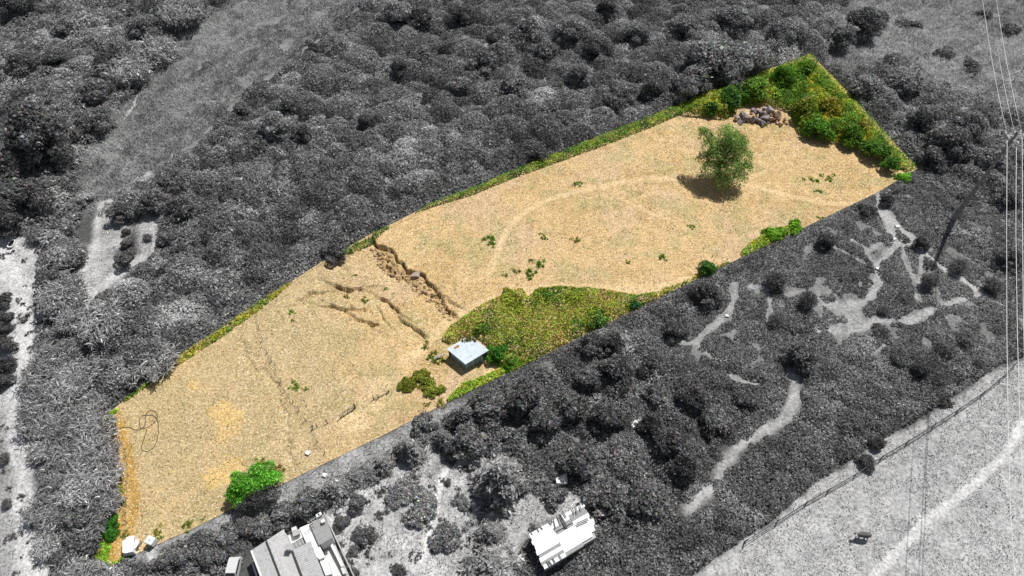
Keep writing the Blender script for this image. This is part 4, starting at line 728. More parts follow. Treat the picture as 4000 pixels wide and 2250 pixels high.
GRL = [ # green shrubs and tufts: kind,u,v,r,col,hs,label
 ('broad',2330,1235,62,(.10,.19,.045),.6,'blue green shrub bulging from the bramble patch centre'), ('broad',2478,1185,27,(.03,.13,.05),.9,'dark teal shrub at the right end of the bramble patch'), ('broad',1880,1278,32,(.06,.15,.02),.7,'dark green shrub in the brambles above the shed'),
 ('broad',1945,1375,42,(.055,.17,.02),.9,'fresh green bush just right of the shed'), ('broad',1985,1415,34,(.08,.21,.02),.7,'lower fresh green bush right of the shed'), ('broad',2130,1150,45,(.14,.20,.025),.5,'mound of brambles by the gap in the patch'), ('broad',2000,1160,48,(.17,.19,.03),.5,'olive mound of brambles left of the gap'), ('broad',2240,1150,45,(.14,.19,.03),.5,'olive mound on the upper bramble edge'),
 ('broad',2762,1048,36,(.055,.14,.025),.9,'dark green bush on the lower boundary below the meadow'), ('broad',1640,1470,44,(.15,.17,.02),.5,'olive bush left of the shed, upper half of the pair'), ('broad',1590,1500,36,(.16,.18,.025),.5,'olive bush left of the shed, lower half of the pair'), ('broad',1690,1520,38,(.17,.20,.025),.5,'rounded yellow green bush below the shed'), ('broad',1645,1508,18,(.17,.20,.025),.6,'small olive tuft beside the rounded yellow green bush'), ('broad',1720,1575,18,(.18,.20,.03),.5,'small yellow green tuft at the boundary below the shed'), ('broad',1670,1580,13,(.16,.18,.03),.5,'tiny tuft left of the boundary tuft'),
 ('broad',1690,1385,22,(.12,.17,.02),.7,'weedy bush along the broken fence left of the shed'), ('broad',1715,1412,22,(.10,.16,.02),.7,'weeds under the white pallet beside the shed'), ('broad',1665,1350,20,(.14,.17,.03),.6,'weeds on the stake left of the shed'),
 ('broad',1912,925,20,(.10,.20,.02),.5,'upper tuft of the green cluster left of the meadow path'), ('broad',1920,955,17,(.10,.20,.02),.5,'lower tuft of the green cluster left of the meadow path'), ('broad',1890,935,10,(.12,.18,.03),.5,'left tuft of the green cluster by the meadow path'),
 ('broad',2116,1030,22,(.08,.19,.02),.5,'tall tuft of the group above the brambles'), ('broad',2070,1068,24,(.10,.19,.02),.5,'widest tuft of the group above the brambles'), ('broad',2020,1060,16,(.14,.18,.03),.5,'left tuft of the group above the brambles'), ('broad',2075,1020,13,(.12,.19,.03),.5,'top tuft of the group above the brambles'), ('broad',1975,1075,10,(.13,.17,.03),.5,'tiny tuft left of the group above the brambles'),
 ('broad',2262,715,14,(.09,.20,.02),.6,'round green tuft alone left of the mature tree'), ('broad',2246,722,9,(.09,.19,.02),.6,'small tuft beside the round lone tuft'), ('broad',2588,1005,15,(.09,.20,.02),.6,'green tuft in the lower right meadow'), ('broad',2702,885,13,(.09,.19,.02),.6,'green tuft below the tree shadow'), ('broad',2453,1022,11,(.12,.20,.02),.6,'small tuft left of the lower right meadow tuft'), ('broad',2125,930,13,(.10,.20,.02),.6,'tuft right of the meadow path bend'), ('broad',2112,912,9,(.12,.20,.02),.6,'tiny tuft above the tuft by the path bend'), ('broad',2248,935,16,(.15,.18,.03),.5,'olive tuft in the middle of the meadow'),
 ('broad',3195,745,14,(.13,.22,.02),.5,'lowest tuft of the cluster at the right of the meadow'), ('broad',3180,705,17,(.13,.22,.02),.5,'left tuft of the cluster at the right of the meadow'), ('broad',3240,700,15,(.13,.22,.02),.5,'right tuft of the cluster at the right of the meadow'), ('broad',3140,700,9,(.12,.20,.02),.5,'tiny outlying tuft left of the right meadow cluster'), ('broad',3210,685,10,(.13,.22,.02),.5,'top tuft of the cluster at the right of the meadow'), ('broad',3255,685,9,(.13,.2,.02),.5,'topmost outlying tuft of the right meadow cluster'),
 ('broad',1138,1218,13,(.12,.24,.02),.5,'green tuft near the top of the inner fence'), ('broad',1145,1248,9,(.14,.2,.02),.5,'small tuft under the tuft near the inner fence'), ('broad',1383,1073,11,(.16,.22,.03),.5,'green tuft on the landslip just below its rim'), ('broad',1352,1155,15,(.15,.19,.03),.4,'tuft in the hollow of the landslip'), ('broad',1425,1165,16,(.15,.19,.03),.4,'right tuft in the hollow of the landslip'), ('broad',1505,1125,10,(.14,.22,.02),.5,'tuft below the main scarp'),
 ('broad',1153,1512,17,(.15,.24,.03),.4,'bright tuft beside the inner fence halfway down'), ('broad',1190,1518,11,(.15,.22,.03),.4,'tuft right of the bright fence tuft'), ('broad',1145,1490,10,(.15,.22,.03),.4,'tuft above the bright fence tuft'), ('broad',732,2052,18,(.14,.2,.03),.6,'small bush on the boundary near the bottom left'), ('broad',790,2030,8,(.13,.22,.02),.5,'tiny tuft right of the small boundary bush'), ('broad',1085,1832,24,(.22,.19,.05),.5,'brownish weeds right of the bright green tree'), ('broad',1015,1800,24,(.17,.25,.03),.4,'green weeds above the bright green tree'),
 ('broad',440,2040,30,(.05,.18,.02),.8,'upper dark green bush on the left plot edge'), ('broad',432,2085,28,(.05,.19,.02),.8,'lower dark green bush on the left plot edge'), ('broad',475,1910,13,(.16,.30,.03),.5,'lime tuft on the left sunken track'), ('broad',468,1960,17,(.08,.24,.02),.6,'green bush where the left edge bends'), ('broad',625,2100,14,(.16,.26,.02),.4,'grass tuft behind the white tank'), ('broad',620,2070,20,(.22,.24,.05),.3,'flat green weeds above the white tank'), ('broad',500,2178,22,(.14,.3,.03),.5,'bright weeds below the white caravan shelter'), ('broad',488,2090,14,(.14,.22,.05),.6,'weeds on the fence above the caravan shelter'),
 ('broad',3540,690,34,(.14,.30,.03),.7,'bright green shrub at the right tip of the plot'), ('broad',3030,915,40,(.13,.26,.02),.6,'green shrub left of the lower boundary strip'), ('broad',3110,880,34,(.13,.27,.02),.6,'green shrub right of the lower boundary strip'), ('broad',3205,852,11,(.14,.25,.03),.5,'tuft at the boundary right of the green shrubs'),
 ('broad',2850,385,55,(.075,.17,.03),.9,'dark green shrub left of the stone heap'), ('broad',2780,420,42,(.05,.15,.03),.8,'shaded green shrub at the left end of the corner thicket'), ('broad',2950,345,60,(.12,.21,.03),.9,'mid green shrub behind the stone heap'), ('broad',3060,300,62,(.09,.19,.02),1.,'green shrub near the plot apex'), ('broad',3150,270,50,(.11,.21,.02),1.,'fresh green shrub at the plot apex'), ('broad',3150,420,62,(.19,.24,.03),.9,'yellow green shrub right of the stone heap'), ('broad',3240,420,60,(.25,.25,.03),.9,'yellow flowering shrub on the right edge of the plot corner'), ('broad',3200,500,55,(.085,.19,.02),.9,'green shrub below the yellow flowering shrub'), ('broad',3330,520,58,(.10,.20,.02),.9,'green shrub midway to the right tip'), ('broad',3420,580,52,(.075,.16,.02),.9,'dark green shrub nearing the right tip'), ('broad',3380,500,40,(.22,.22,.03),.8,'small yellow shrub on the right boundary'), ('broad',3480,640,40,(.06,.15,.02),.9,'dark shrub beside the right tip'), ('broad',2860,440,15,(.25,.27,.02),.8,'small yellow green bush at the left end of the stones'), ('broad',2985,480,14,(.13,.18,.02),.6,'weed at the foot of the stone heap')]
for kd, u, v, r, col, hs, lab in GRL: green(kd if r >= 26 else 'tuft', u, v, r*(.95 if r >= 26 else 1.15), lab, tuple(c*1.55 for c in col), hs if r >= 26 else 1., name='grass_tuft' if r < 26 else 'shrub', cat='tuft' if r < 26 else 'shrub')
# ------------------------------------------------------------------ building materials
M_CORR = mat_plain('fibre_cement_roof', (.50,.50,.50), .85, .22, 3., stain=((.34,.34,.34), .9, .58)); M_CORR2 = mat_plain('zinc_roof', (.30,.30,.30), .6, .15, 2.)
M_WHITE = mat_plain('white_render', (.80,.80,.80), .7, .06, 2.); M_WALL = mat_plain('house_wall_paint', (.62,.62,.61), .8, .1, 2.); M_CONC = mat_plain('concrete', (.42,.42,.41), .9, .2, 3.); M_GREYD = mat_plain('dark_grey', (.06,.06,.06), .7, .3, 4.)
M_GLASS = mat_plain('dark_glass', (.03,.03,.035), .12, .1, 2., spec=.6); M_CAR = mat_plain('white_car_paint', (.62,.62,.62), .3, .05, 1., spec=.5); M_TYRE = mat_plain('tyre_rubber', (.02,.02,.02), .8, .2, 6.)
M_TIN = mat_plain('shed_tin_roof', (.62,.70,.76), .45, .14, 2.2, metal=.15, stain=((.45,.52,.58), 1.4, .56)); M_TINW = mat_plain('shed_tin_wall', (.30,.42,.52), .5, .3, 3., metal=.1); M_RUST = mat_plain('rusty_sheet', (.42,.16,.06), .8, .5, 5.)
M_WOOD = mat_plain('weathered_wood', (.20,.17,.13), .85, .35, 6.); M_WOODG = mat_plain('weathered_wood_grey', (.13,.13,.13), .85, .35, 6.); M_PLANK = mat_plain('grey_planks', (.15,.15,.15), .8, .35, 6.); M_WIREM = mat_plain('fence_wire', (.30,.30,.29), .5, .1, 4., metal=.4)
M_LINE = mat_plain('aluminium_wire', (.75,.75,.75), .4, .03, 1.); M_POLE = mat_plain('pole_concrete', (.24,.24,.24), .85, .3, 3.); M_CERAM = mat_plain('insulator', (.72,.72,.72), .3, .05, 3.); M_BARN = mat_plain('bleached_roof_sheet', (.82,.82,.82), .7, .08, 4., stain=((.5,.5,.5), 3., .66)); M_BARNG = mat_plain('grey_roof_sheet', (.30,.30,.30), .7, .15, 3.)
M_TANK = mat_plain('white_plastic', (.80,.84,.86), .4, .05, 3.); M_TARP = mat_plain('white_tarpaulin', (.82,.84,.86), .5, .06, 2., bump=.2); M_GATE = mat_plain('gate_steel', (.16,.17,.13), .6, .2, 5.); M_HOSE = mat_plain('black_hose', (.03,.03,.03), .6, .1, 5.); M_STONE = mat_plain('field_stone', (.36,.30,.26), .9, .35, 2.5, bump=.4)
M_LITTER = mat_plain('white_litter', (.78,.78,.76), .8, .1, 3.); M_LOG = mat_plain('pale_log', (.34,.34,.33), .9, .3, 6.)

def corr(p00, p10, p01, p11, pitch=.28, amp=.035, th=.04):
    """corrugated sheet: ridges run from the p00-p01 edge to the p10-p11 edge"""
    p00, p10, p01, p11 = map(Vector, (p00, p10, p01, p11)); L = ((p01-p00).length+(p11-p10).length)/2; n = max(2, int(L/pitch))*4; m = MB(); nr = (p10-p00).cross(p01-p00).normalized(); nr = nr if nr.z > 0 else -nr
    for i in range(n+1):
        t = i/n; h = amp*math.sin(i*math.pi/2)
        a = p00.lerp(p01, t)+nr*h; b = p10.lerp(p11, t)+nr*h; m.v += [tuple(a), tuple(b), tuple(a-nr*th), tuple(b-nr*th)]
    for i in range(n):
        k = 4*i; m.f += [(k,k+1,k+5,k+4), (k+2,k+6,k+7,k+3), (k,k+4,k+6,k+2), (k+1,k+3,k+7,k+5)]
    m.f += [(0,2,3,1), (4*n,4*n+1,4*n+3,4*n+2)]; return m
def walls_under(m, pts, inset=.25, zdrop=.12):
    c = sum((Vector(p) for p in pts), Vector())/len(pts); top = []
    for p in pts:
        p = Vector(p); d = (c-p); d.z = 0; q = p + d.normalized()*inset; q.z = p.z-zdrop; top.append(q)
    m.prism(top, [Vector((t.x, t.y, -.3)) for t in top])
# ------------------------------------------------------------------ the house at the bottom edge
hz = lambda x, y, z: px(850+x/4.293, 1950+y/4.293, z)
house = thing('house', 'low house with grey corrugated roofs and white flat roofs at the bottom edge', 'house', (0,0,0))
def roof(name, q, zs, mat, corrug=True, pitch=.28):
    pts = [hz(x, y, z) for (x, y), z in zip(q, zs)]
    if corrug: o = corr(*pts, pitch=pitch).build(name, mat, house)
    else: o = MB().prism([pts[0], pts[1], pts[3], pts[2]], .18).build(name, mat, house)
    m = MB(); walls_under(m, [pts[0], pts[1], pts[3], pts[2]]); m.build('wall', M_WALL, house); return o
roof('roof', [(565,860),(820,690),(850,1600),(1105,1430)], [2.7,3.0,2.7,3.0], M_CORR)
rb = roof('roof', [(822,690),(1110,500),(1172,1600),(1460,1410)], [3.25,3.0,3.25,3.0], M_CORR)
roof('roof', [(1262,850),(1560,700),(1560,1640),(1858,1490)], [3.15,3.4,3.15,3.4], M_CORR)
roof('roof', [(1215,770),(1260,850),(1440,640),(1478,730)], [2.75,2.75,2.75,2.75], M_CORR2, True, .45)
roof('roof', [(1540,412),(1700,772),(1780,252),(1932,640)][0:1]+[(1780,252),(1700,772),(1932,640)], [3.45,3.25,3.45,3.25], M_CORR2, True, .42)
for q, z in (([(1372,482),(1535,412),(1482,728),(1640,640)], 3.1), ([(1484,728),(1642,640),(1700,1010),(1800,968)], 3.08), ([(1704,1014),(1828,976),(1812,1282),(1908,1250)], 2.6)): 
    roof('flat_roof', q, [z]*4, M_WHITE, False)
MB().prism([hz(1750,890,.55), hz(1850,842,.55), hz(2140,1400,.55), hz(1960,1400,.55)], .9).build('terrace', mat_plain('terrace_tiles', (.6,.6,.6), .8, .15, 2.), house)
MB().prism([hz(1710,780,.3), hz(1925,655,.3), hz(2260,1400,.3), hz(2000,1400,.3)], .6).build('yard_floor', M_CONC, house)
MB().prism([hz(1860,712,1.2), hz(1902,690,1.2), hz(2110,1118,1.2), hz(2072,1135,1.2)], 1.5).build('parapet', M_WHITE, house)
MB().prism([hz(2060,1145,1.), hz(2105,1130,1.), hz(2150,1240,1.), hz(2100,1255,1.)], 1.2).build('planter', M_WALL, house)
m = MB(); c_ = hz(1222,835,3.2); m.box(c_+Vector((0,0,.35)), (.55,.55,1.0)); ch = m.build('chimney', M_WHITE, house); MB().box(c_+Vector((0,0,.95)), (.75,.75,.1)).build('chimney_cap', M_CONC, ch)
for (x, y) in ((1690,285),(1722,262),(1775,380)): MB().box(hz(x,y,3.45)+Vector((0,0,.2)), (.5,.42,.4), Matrix.Rotation(.5, 3, 'Z')).build('roof_vent', M_WHITE, house)
m = MB(); a0 = hz(1600,400,3.4); a1 = a0+Vector((.1,.1,1.6)); m.tube([a0, a1], .035, 5); 
for k in range(4): m.bar(a1+Vector((-.5+.3*k,-.3+.2*k,-.1)), a1+Vector((.0+.3*k,-.7+.2*k,-.1)), .03)
m.bar(a1+Vector((-.5,-.6,-.1)), a1+Vector((.6,.2,-.1)), .03); m.build('antenna', M_CERAM, house)
m = MB(); m.prism([hz(1165,620,.3), hz(1370,500,.3), hz(1420,640,.3), hz(1215,760,.3)], .5); m.build('patio', M_WHITE, house)
for (x, y, s) in ((1330,590,.9),(1300,520,.7)): MB().box(hz(x,y,.5)+Vector((0,0,.3)), (s,s*.8,.7), Matrix.Rotation(.4, 3, 'Z')).build('patio_block', M_WALL if s < .8 else M_CONC, house)
MB().prism([hz(550,1025,.9), hz(572,1020,.9), hz(680,1330,.9), hz(655,1335,.9)], 1.2).build('terrace_wall', M_WHITE, house)
for (x0_, y0_, x1_, y1_) in ((818,688,1100,1420), (1250,866,1450,1400)):
    MB().bar(hz(x0_,y0_,3.2), hz(x1_,y1_,3.2), .16).build('gutter', M_GREYD, house)
MB().bar(hz(563,862,2.72), hz(845,1600,2.72), .18).build('gutter', M_WHITE, house)
gw = MB(); pts = [hz(1775,190,.0), hz(1900,470,0), hz(2030,740,0), hz(2180,1060,0), hz(2290,1290,0), hz(2360,1440,0)]
for a, b in zip(pts, pts[1:]): gw.bar(a+Vector((0,0,.35)), b+Vector((0,0,.35)), .16, 1.1)
tag(gw.build('garden_wall', M_CONC), 'thin grey boundary wall between house and garden', 'wall')
def car(name, label, loc, rz):
    o = thing(name, label, 'car', loc, rz); m = MB(); prof = [(-1.9,.35),(-1.95,.75),(-1.75,1.15),(-1.3,1.62),(.55,1.66),(1.05,1.12),(1.75,.98),(1.95,.7),(1.92,.35)]
    n = len(prof); W = .78
    for s in (-1, 1):
        for (x, z) in prof: m.v.append((x, s*W*(1-.16*max(0, z-1.)), z))
    m.f += [tuple(range(n))[::-1], tuple(range(n, 2*n))]
    for i in range(n): j = (i+1) % n; m.f.append((i, j, n+j, n+i))
    b = m.build('body', M_CAR, o)
    MB().prism([(.56,-.62,1.675),(.56,.62,1.675),(1.04,.7,1.15),(1.04,-.7,1.15)], .03).build('windscreen', M_GLASS, b)
    for s in (-1, 1): MB().prism([(-1.2,s*.755,1.5),(.5,s*.755,1.5),(.95,s*.79,1.15),(-1.5,s*.79,1.15)], [(-1.2,s*.70,1.5),(.5,s*.70,1.5),(.95,s*.74,1.15),(-1.5,s*.74,1.15)]).build('side_window', M_GLASS, b)
    for x in (-1.25, 1.25):
        for s in (-1, 1): 
            wme = MB(); wme.tube([(x, s*.62, .32), (x, s*.80, .32)], .32, 14); wo = wme.build('wheel', M_TYRE, o); MB().tube([(x, s*.78, .32), (x, s*.815, .32)], .18, 10).build('rim', M_CAR, wo)
    for s in (-1, 1): MB().box((1.9, s*.55, .75), (.1,.28,.16)).build('headlight', M_CERAM, o)
    return o
p = onground(918, 2236); car('parked_car', 'small white parked car left of the house at the bottom edge', p, -math.pi/2)

# ------------------------------------------------------------------ the pale barn
bz = lambda x, y, z: px(1950+x/4.14, 1900+y/4.14, z)
ZB = 2.7; A, B_, D_ = bz(480,770,ZB), bz(1330,285,ZB-.3), bz(722,1340,ZB-.1); EU, EV = B_-A, D_-A
barn = thing('barn', 'pale sheet roofed barn with loose planks on its roof', 'barn', (0,0,0))
bq = lambda u, v, dz=0: A + EU*u + EV*v + Vector((0,0,dz))
m = MB(); walls_under(m, [bq(0,0),bq(1.0,0),bq(1.02,1.),bq(0,1)], .3, .25); m.build('wall', M_CONC, barn)
GREY = {(1,2),(1,3.5),(0,6),(0,7.2),(2,1),(0,.02),(1,9)}
cols_ = [(0,.40),(.395,.73),(.725,1.03)]; nrow = 10
for ci, (u0, u1) in enumerate(cols_):
    for r in range(nrow):
        if ci == 2 and r == nrow-1: continue
        v0, v1 = r/nrow, (r+1)/nrow+.012; dz = .02+.012*((r+ci) % 2)-.002*r; sh = .012*math.sin(r*2.3+ci)
        grey = (ci, r) in {(1,2),(1,3),(0,6),(0,8),(2,1),(2,2),(1,9)} ; off = .5/nrow if (ci, r) in {(1,3)} else 0
        uu1 = min(u1, 1.03 - (.10 if ci == 2 and r >= 8 else 0)); v1_ = v1 if not grey else v0+.085
        corr(bq(u0+sh, v0+off, dz), bq(uu1+sh, v0+off, dz), bq(u0+sh, v1+off, dz), bq(uu1+sh, v1+off, dz), .2, .012, .02).build('roof_sheet', M_BARNG if grey else M_BARN, barn)
for (x0_,y0_,x1_,y1_) in [(490,690,535,785),(592,645,642,735),(632,628,705,695),(775,540,842,618),(830,515,860,580),(1235,300,1258,440),(1180,340,1215,437),(1300,290,1325,385),(765,1205,822,1300),(800,1200,862,1278),(862,1155,915,1248),(965,1100,1015,1185),(1260,625,1440,540),(1250,600,1430,520)]+[(955+9*k,450+2*k,1075+8*k,668-3*k) for k in range(5)]+[(1030,418,1085,500),(880,540,910,680),(925,470,1000,620)]:
    pl = MB().bar(bz(x0_,y0_,ZB+.07), bz(x1_,y1_,ZB+.07), .13, .07).build('plank', M_PLANK, barn)
for (x,y,dx,dz) in ((1500,560,30,0),(1560,640,50,-1.6),(1610,700,40,-2.2)): corr(bz(x-50,y-20,ZB+dz-.2),bz(x+dx,y-40,ZB+dz-.2),bz(x-40,y+70,ZB+dz-.35),bz(x+dx+20,y+60,ZB+dz-.35),.2,.012,.02).build('roof_sheet', M_BARN, barn)
lg = MB(); a = bz(2120,275,1.3); b = bz(1880,520,0); b.z = gz(b.x,b.y)+.15; lg.tube([a, a.lerp(b,.5), b], [.12,.2,.26], 8); tag(lg.build('log', M_LOG, None, True), 'pale bare log leaning out of the weeping shrub beside the barn', 'log')
for (x,y,s,lab) in ((1790,570,.9,'left pale rubble block at the foot of the log'),(1920,600,1.0,'right pale rubble block at the foot of the log')):
    p = bz(x,y,0); MBs = MB(); MBs.prism([(p.x-s*.6,p.y-s*.4,.5),(p.x+s*.5,p.y-s*.5,.42),(p.x+s*.6,p.y+.4*s,.45),(p.x-s*.5,p.y+.5*s,.55)], .8); tag(MBs.build('rubble_block', M_LOG), lab, 'rubble')

# ------------------------------------------------------------------ the tin shed in the plot
sz = lambda x, y, z: px(1650+x/3.622, 1100+y/3.622, z)
shed = thing('shed', 'tin roofed shed with blue grey sheet walls inside the plot', 'shed', (0,0,0)); ZS = 2.05
F, L, R = sz(610,1172,ZS-.1), sz(345,955,ZS), sz(940,972,ZS+.1); Bk = L+R-F
for k in range(5):
    t0, t1 = k/5, (k+1)/5+.01; dz = Vector((0,0,.012*(k % 2)))
    o = corr(F.lerp(L,t0)+dz, R.lerp(Bk,t0)+dz, F.lerp(L,t1)+dz, R.lerp(Bk,t1)+dz, .2, .018, .02).build('roof_sheet', M_TIN, shed)
c1 = lambda a, b: F + (L-F)*a + (R-F)*b
corr(c1(.82,.2)+Vector((0,0,.05)), c1(.80,.38)+Vector((0,0,.06)), c1(.90,.22)+Vector((0,0,.05)), c1(.90,.42)+Vector((0,0,.06)), .2, .015, .015).build('rusty_sheet', M_RUST, shed)
def wallpanel(a, b, n, t0=0., t1=1.):
    for k in range(n):
        q0, q1 = a.lerp(b, t0+(t1-t0)*k/n), a.lerp(b, t0+(t1-t0)*(k+1)/n); g0, g1 = Vector((q0.x,q0.y,gz(q0.x,q0.y)-.05)), Vector((q1.x,q1.y,gz(q1.x,q1.y)-.05))
        o = corr(g0, q0-Vector((0,0,.08)), g1, q1-Vector((0,0,.08)), .16, .018, .02).build('wall_sheet', M_TINW, shed); o.color = (*(random.uniform(.7,1.25),)*3, 1)
ins_ = lambda P_: P_ + (c1(.5,.5)-P_)*.07
f_, l_, r_, b_ = map(ins_, (F, L, R, Bk))
wallpanel(f_, l_, 5, 0, .86); wallpanel(f_, r_, 5, 0, .64); wallpanel(b_, r_, 5); wallpanel(l_, b_, 5)
for t in (.66, .98): 
    q = f_.lerp(r_, t); MB().bar((q.x,q.y,gz(q.x,q.y)-.1), (q.x,q.y,q.z-.05), .12).build('post', M_WOOD, shed)
q = f_.lerp(r_, .65); dd = (f_-l_); dd.z = 0; dd.normalize(); 
corr(Vector((q.x,q.y,gz(q.x,q.y))), q-Vector((0,0,.15)), Vector((q.x,q.y,gz(q.x,q.y)))+dd*.55+Vector((.1,0,0)), q-Vector((0,0,.15))+dd*.55+Vector((.1,0,0)), .16, .015, .02).build('door', M_TINW, shed)
m = MB(); a, b = sz(165,1085,.5), sz(300,1030,.5)
for k in range(7): q = a.lerp(b, k/6); m.bar((q.x,q.y,gz(q.x,q.y)), (q.x,q.y,.75), .08)
for z in (.3,.68): m.bar((a.x,a.y,z), (b.x,b.y,z), .09)
tag(m.build('pallet_fence', mat_plain('white_wood', (.7,.7,.68), .8, .1, 4.)), 'short white slatted pallet fence beside the shed', 'fence')
# creepers of the bramble patch lying over the back of the shed roof
n = 1500; a = rng.random(n); b = rng.random(n); keep = (a*.9+b*.75+.25*(fbm(a*6, b*6, 1., 5, 2)-.5) > 1.32) ; a, b = a[keep], b[keep]
pp = np.array([list(c1(x_, y_)) for x_, y_ in zip(a, b)]) + np.column_stack([np.zeros(len(a))]*2 + [.12+.25*rng.random(len(a))]); cc = np.array([OLV, GRN, (.2,.17,.04), RUST])[rng.integers(0,4,len(a))]*np.exp(.3*rng.normal(size=(len(a),1)))
add('creeper', leaf_mesh('creeper', pp, np.tile([0,0,1.], (len(a),1)), .34, .17, cc, .6), M_LEAF, kind='stuff', label='bramble creeper over the back of the shed roof', category='creeper')

# ------------------------------------------------------------------ white shelter and water tank at the bottom-left
wz = lambda x, y, z: px(350+x/3.277, 2000+y/3.277, z)
sh = thing('shelter', 'white tarpaulin covered shelter beside the bottom left track', 'shelter', (0,0,0))
tp = [wz(470,322,1.5), wz(568,300,1.5), wz(552,505,1.4), wz(455,528,1.4)]
MB().prism(tp, .05).build('roof_sheet', M_TARP, sh)
m = MB(); g = [Vector((t.x*.97+.03*tp[0].x, t.y, t.z-.07)) for t in tp]; m.prism(g, [Vector((t.x,t.y,-.2)) for t in g]); m.build('body', M_TARP, sh)
MB().prism([wz(418,372,1.0), wz(466,345,1.05), wz(452,528,1.0), wz(416,520,.9)], 1.1).build('side_tent', M_TARP, sh)
MB().prism([wz(575,345,1.0), wz(640,375,.95), wz(600,450,.9), wz(558,480,.95)], .06).build('side_sheet', M_TARP, sh)
MB().prism([wz(572,318,1.2), wz(584,330,1.2), wz(572,395,1.15), wz(563,390,1.15)], .05).build('rusty_sheet', M_RUST, sh)
MB().prism([wz(428,540,.5), wz(545,515,.5), wz(550,545,.35), wz(432,570,.35)], .4).build('front_panel', M_TARP, sh)
for (x, y) in ((640,378),(598,452),(556,484),(575,348)): q = wz(x,y,.9); MB().bar((q.x,q.y,gz(q.x,q.y)-.1), (q.x,q.y,.92), .08).build('post', M_WOOD, sh)
for (x0_,y0_,x1_,y1_) in ((600,460,655,372),(612,470,560,530),(400,560,440,545)): 
    p0, p1 = wz(x0_,y0_,.25), wz(x1_,y1_,.25); p0.z = gz(p0.x,p0.y)+.12; p1.z = gz(p1.x,p1.y)+.12; MB().bar(p0, p1, .12).build('plank', M_WOOD, sh)
tk = wz(800,445,0); tank = thing('water_tank', 'white cube shaped water tank beside the white shelter', 'water tank', (tk.x, tk.y+.55, gz(tk.x,tk.y)), -.35)
bm = bmesh.new(); bmesh.ops.create_cube(bm, size=1.); bmesh.ops.scale(bm, vec=(1.2,1.1,1.1), verts=bm.verts); bmesh.ops.bevel(bm, geom=bm.edges[:], offset=.07, segments=2, affect='EDGES'); bmesh.ops.translate(bm, vec=(0,0,.72), verts=bm.verts); me = bpy.data.meshes.new('body'); bm.to_mesh(me); bm.free(); add('body', me, M_TANK, tank)
MB().tube([(0,0,1.26),(0,0,1.33)], .16, 12).build('lid', M_CONC, tank)
MB().box((0,0,.08), (1.2,1.1,.16)).build('pallet', M_WOOD, tank)
for s in (-1,1):
    for t in (-.35,0,.35): MB().box((t,s*.565,.72),(.03,.02,1.05)).build('cage_bar', M_CONC, tank)

# ------------------------------------------------------------------ fences, gate, hose
def fence(name, label, pts, mat, h=1.2, r=.06, wires=(.45,.95), lean=.0, rail=0.):
    f = thing(name, label, 'fence', (0,0,0)); tops = []
    for i, (u, v) in enumerate(pts):
        q = onground(u, v); ln_ = Vector((random.uniform(-lean,lean), random.uniform(-lean,lean), 0)); t = q+Vector((0,0,h*random.uniform(.85,1.1)))+ln_; MB().tube([q-Vector((0,0,.25)), t], [r*1.1, r*.85], 6).build('post', mat, f); tops.append((q, t))
    for k, wv in enumerate(wires):
        m = MB()
        for (a, b), (c, d) in zip(tops, tops[1:]): p0, p1 = a.lerp(b, wv), c.lerp(d, wv); mid = p0.lerp(p1,.5)-Vector((0,0,.06)); m.tube([p0, mid, p1], rail or .018, 4)
        m.build('wire' if not rail else 'rail', M_WIREM if not rail else mat, f)
    return f
fence('pasture_fence', 'grey post and rail fence along the pale cow pasture', [(3000+x/1.932, 1500+y/1.932) for x, y in [(-180,1190),(65,1045),(280,915),(447,815),(650,690),(848,570),(1040,455),(1235,335),(1420,215),(1600,90),(1740,-30),(1850,-140)]], M_WOODG, 1.5, .10, (.4,.8), .15, .05)
fz = lambda x, y: (950+x/1.223, 1130+y/1.223)
fence('wire_fence', 'slack wire fence crossing the dry plot with leaning posts', [fz(*q) for q in [(50,88),(62,130),(75,190),(95,245),(115,305),(135,345),(155,385),(182,440),(205,485),(238,535),(268,583),(298,630),(330,668),(355,730),(388,778)]], M_WOOD, 1.1, .07, (.5,.9), .3)
lf = lambda x, y: (x/1.932, 1500+y/1.932)
fence('track_fence', 'wooden fence between the sunken left track and the plot', [lf(*q) for q in [(852,245),(890,345),(920,440),(943,500),(950,555),(960,610),(968,690),(966,750),(966,860),(962,910),(955,970),(962,1050),(955,1110)]], M_WOOD, 1.0, .06, (.45,.9), .2)
fence('boundary_fence', 'thin wire fence along the upper right boundary of the plot', [(1440,930),(1500,898),(1570,865),(1673,815),(1760,782),(1828,757),(1930,716),(2010,680),(2100,648),(2200,608),(2300,566),(2400,528),(2500,490),(2600,450),(2680,462)], M_WOOD, 1.1, .05, (.45,.9), .12)
fence('boundary_fence', 'thin wire fence along the upper left boundary of the plot', [(590,1500),(640,1457),(690,1413),(760,1362),(830,1316),(900,1268),(985,1205),(1060,1155),(1140,1105),(1220,1053),(1300,1004),(1380,960),(1440,930)], M_WOOD, 1.1, .05, (.45,.9), .12)
fence('paling_fence', 'row of pale slanting stakes beside the reeds at the upper plot edge', [(585,1497),(600,1488),(615,1476),(625,1468),(640,1455),(650,1447),(662,1437),(672,1428)], M_LOG, 1.6, .05, (.6,), .5)
fence('broken_fence', 'broken stake fence near the bare patch right of the gate', [(1460,1562),(1478,1555),(1520,1530)], M_WOOD, 1.2, .09, (.35,), .3, .07)
fence('stake_pair', 'two dark stakes beside the lower boundary past the brambles', [(2605,1150),(2662,1118)], M_WOOD, 1.3, .08, (.6,), .2)
g0, g1 = onground(1388,1592), onground(1330,1632); gate = thing('gate', 'dark metal field gate standing open by the bare patch', 'gate', (0,0,0)); up = Vector((0,0,1.15))
MB().bar(g0-Vector((0,0,.3)), g0+up*1.25, .2).build('gate_post', M_WOOD, gate)
m = MB(); 
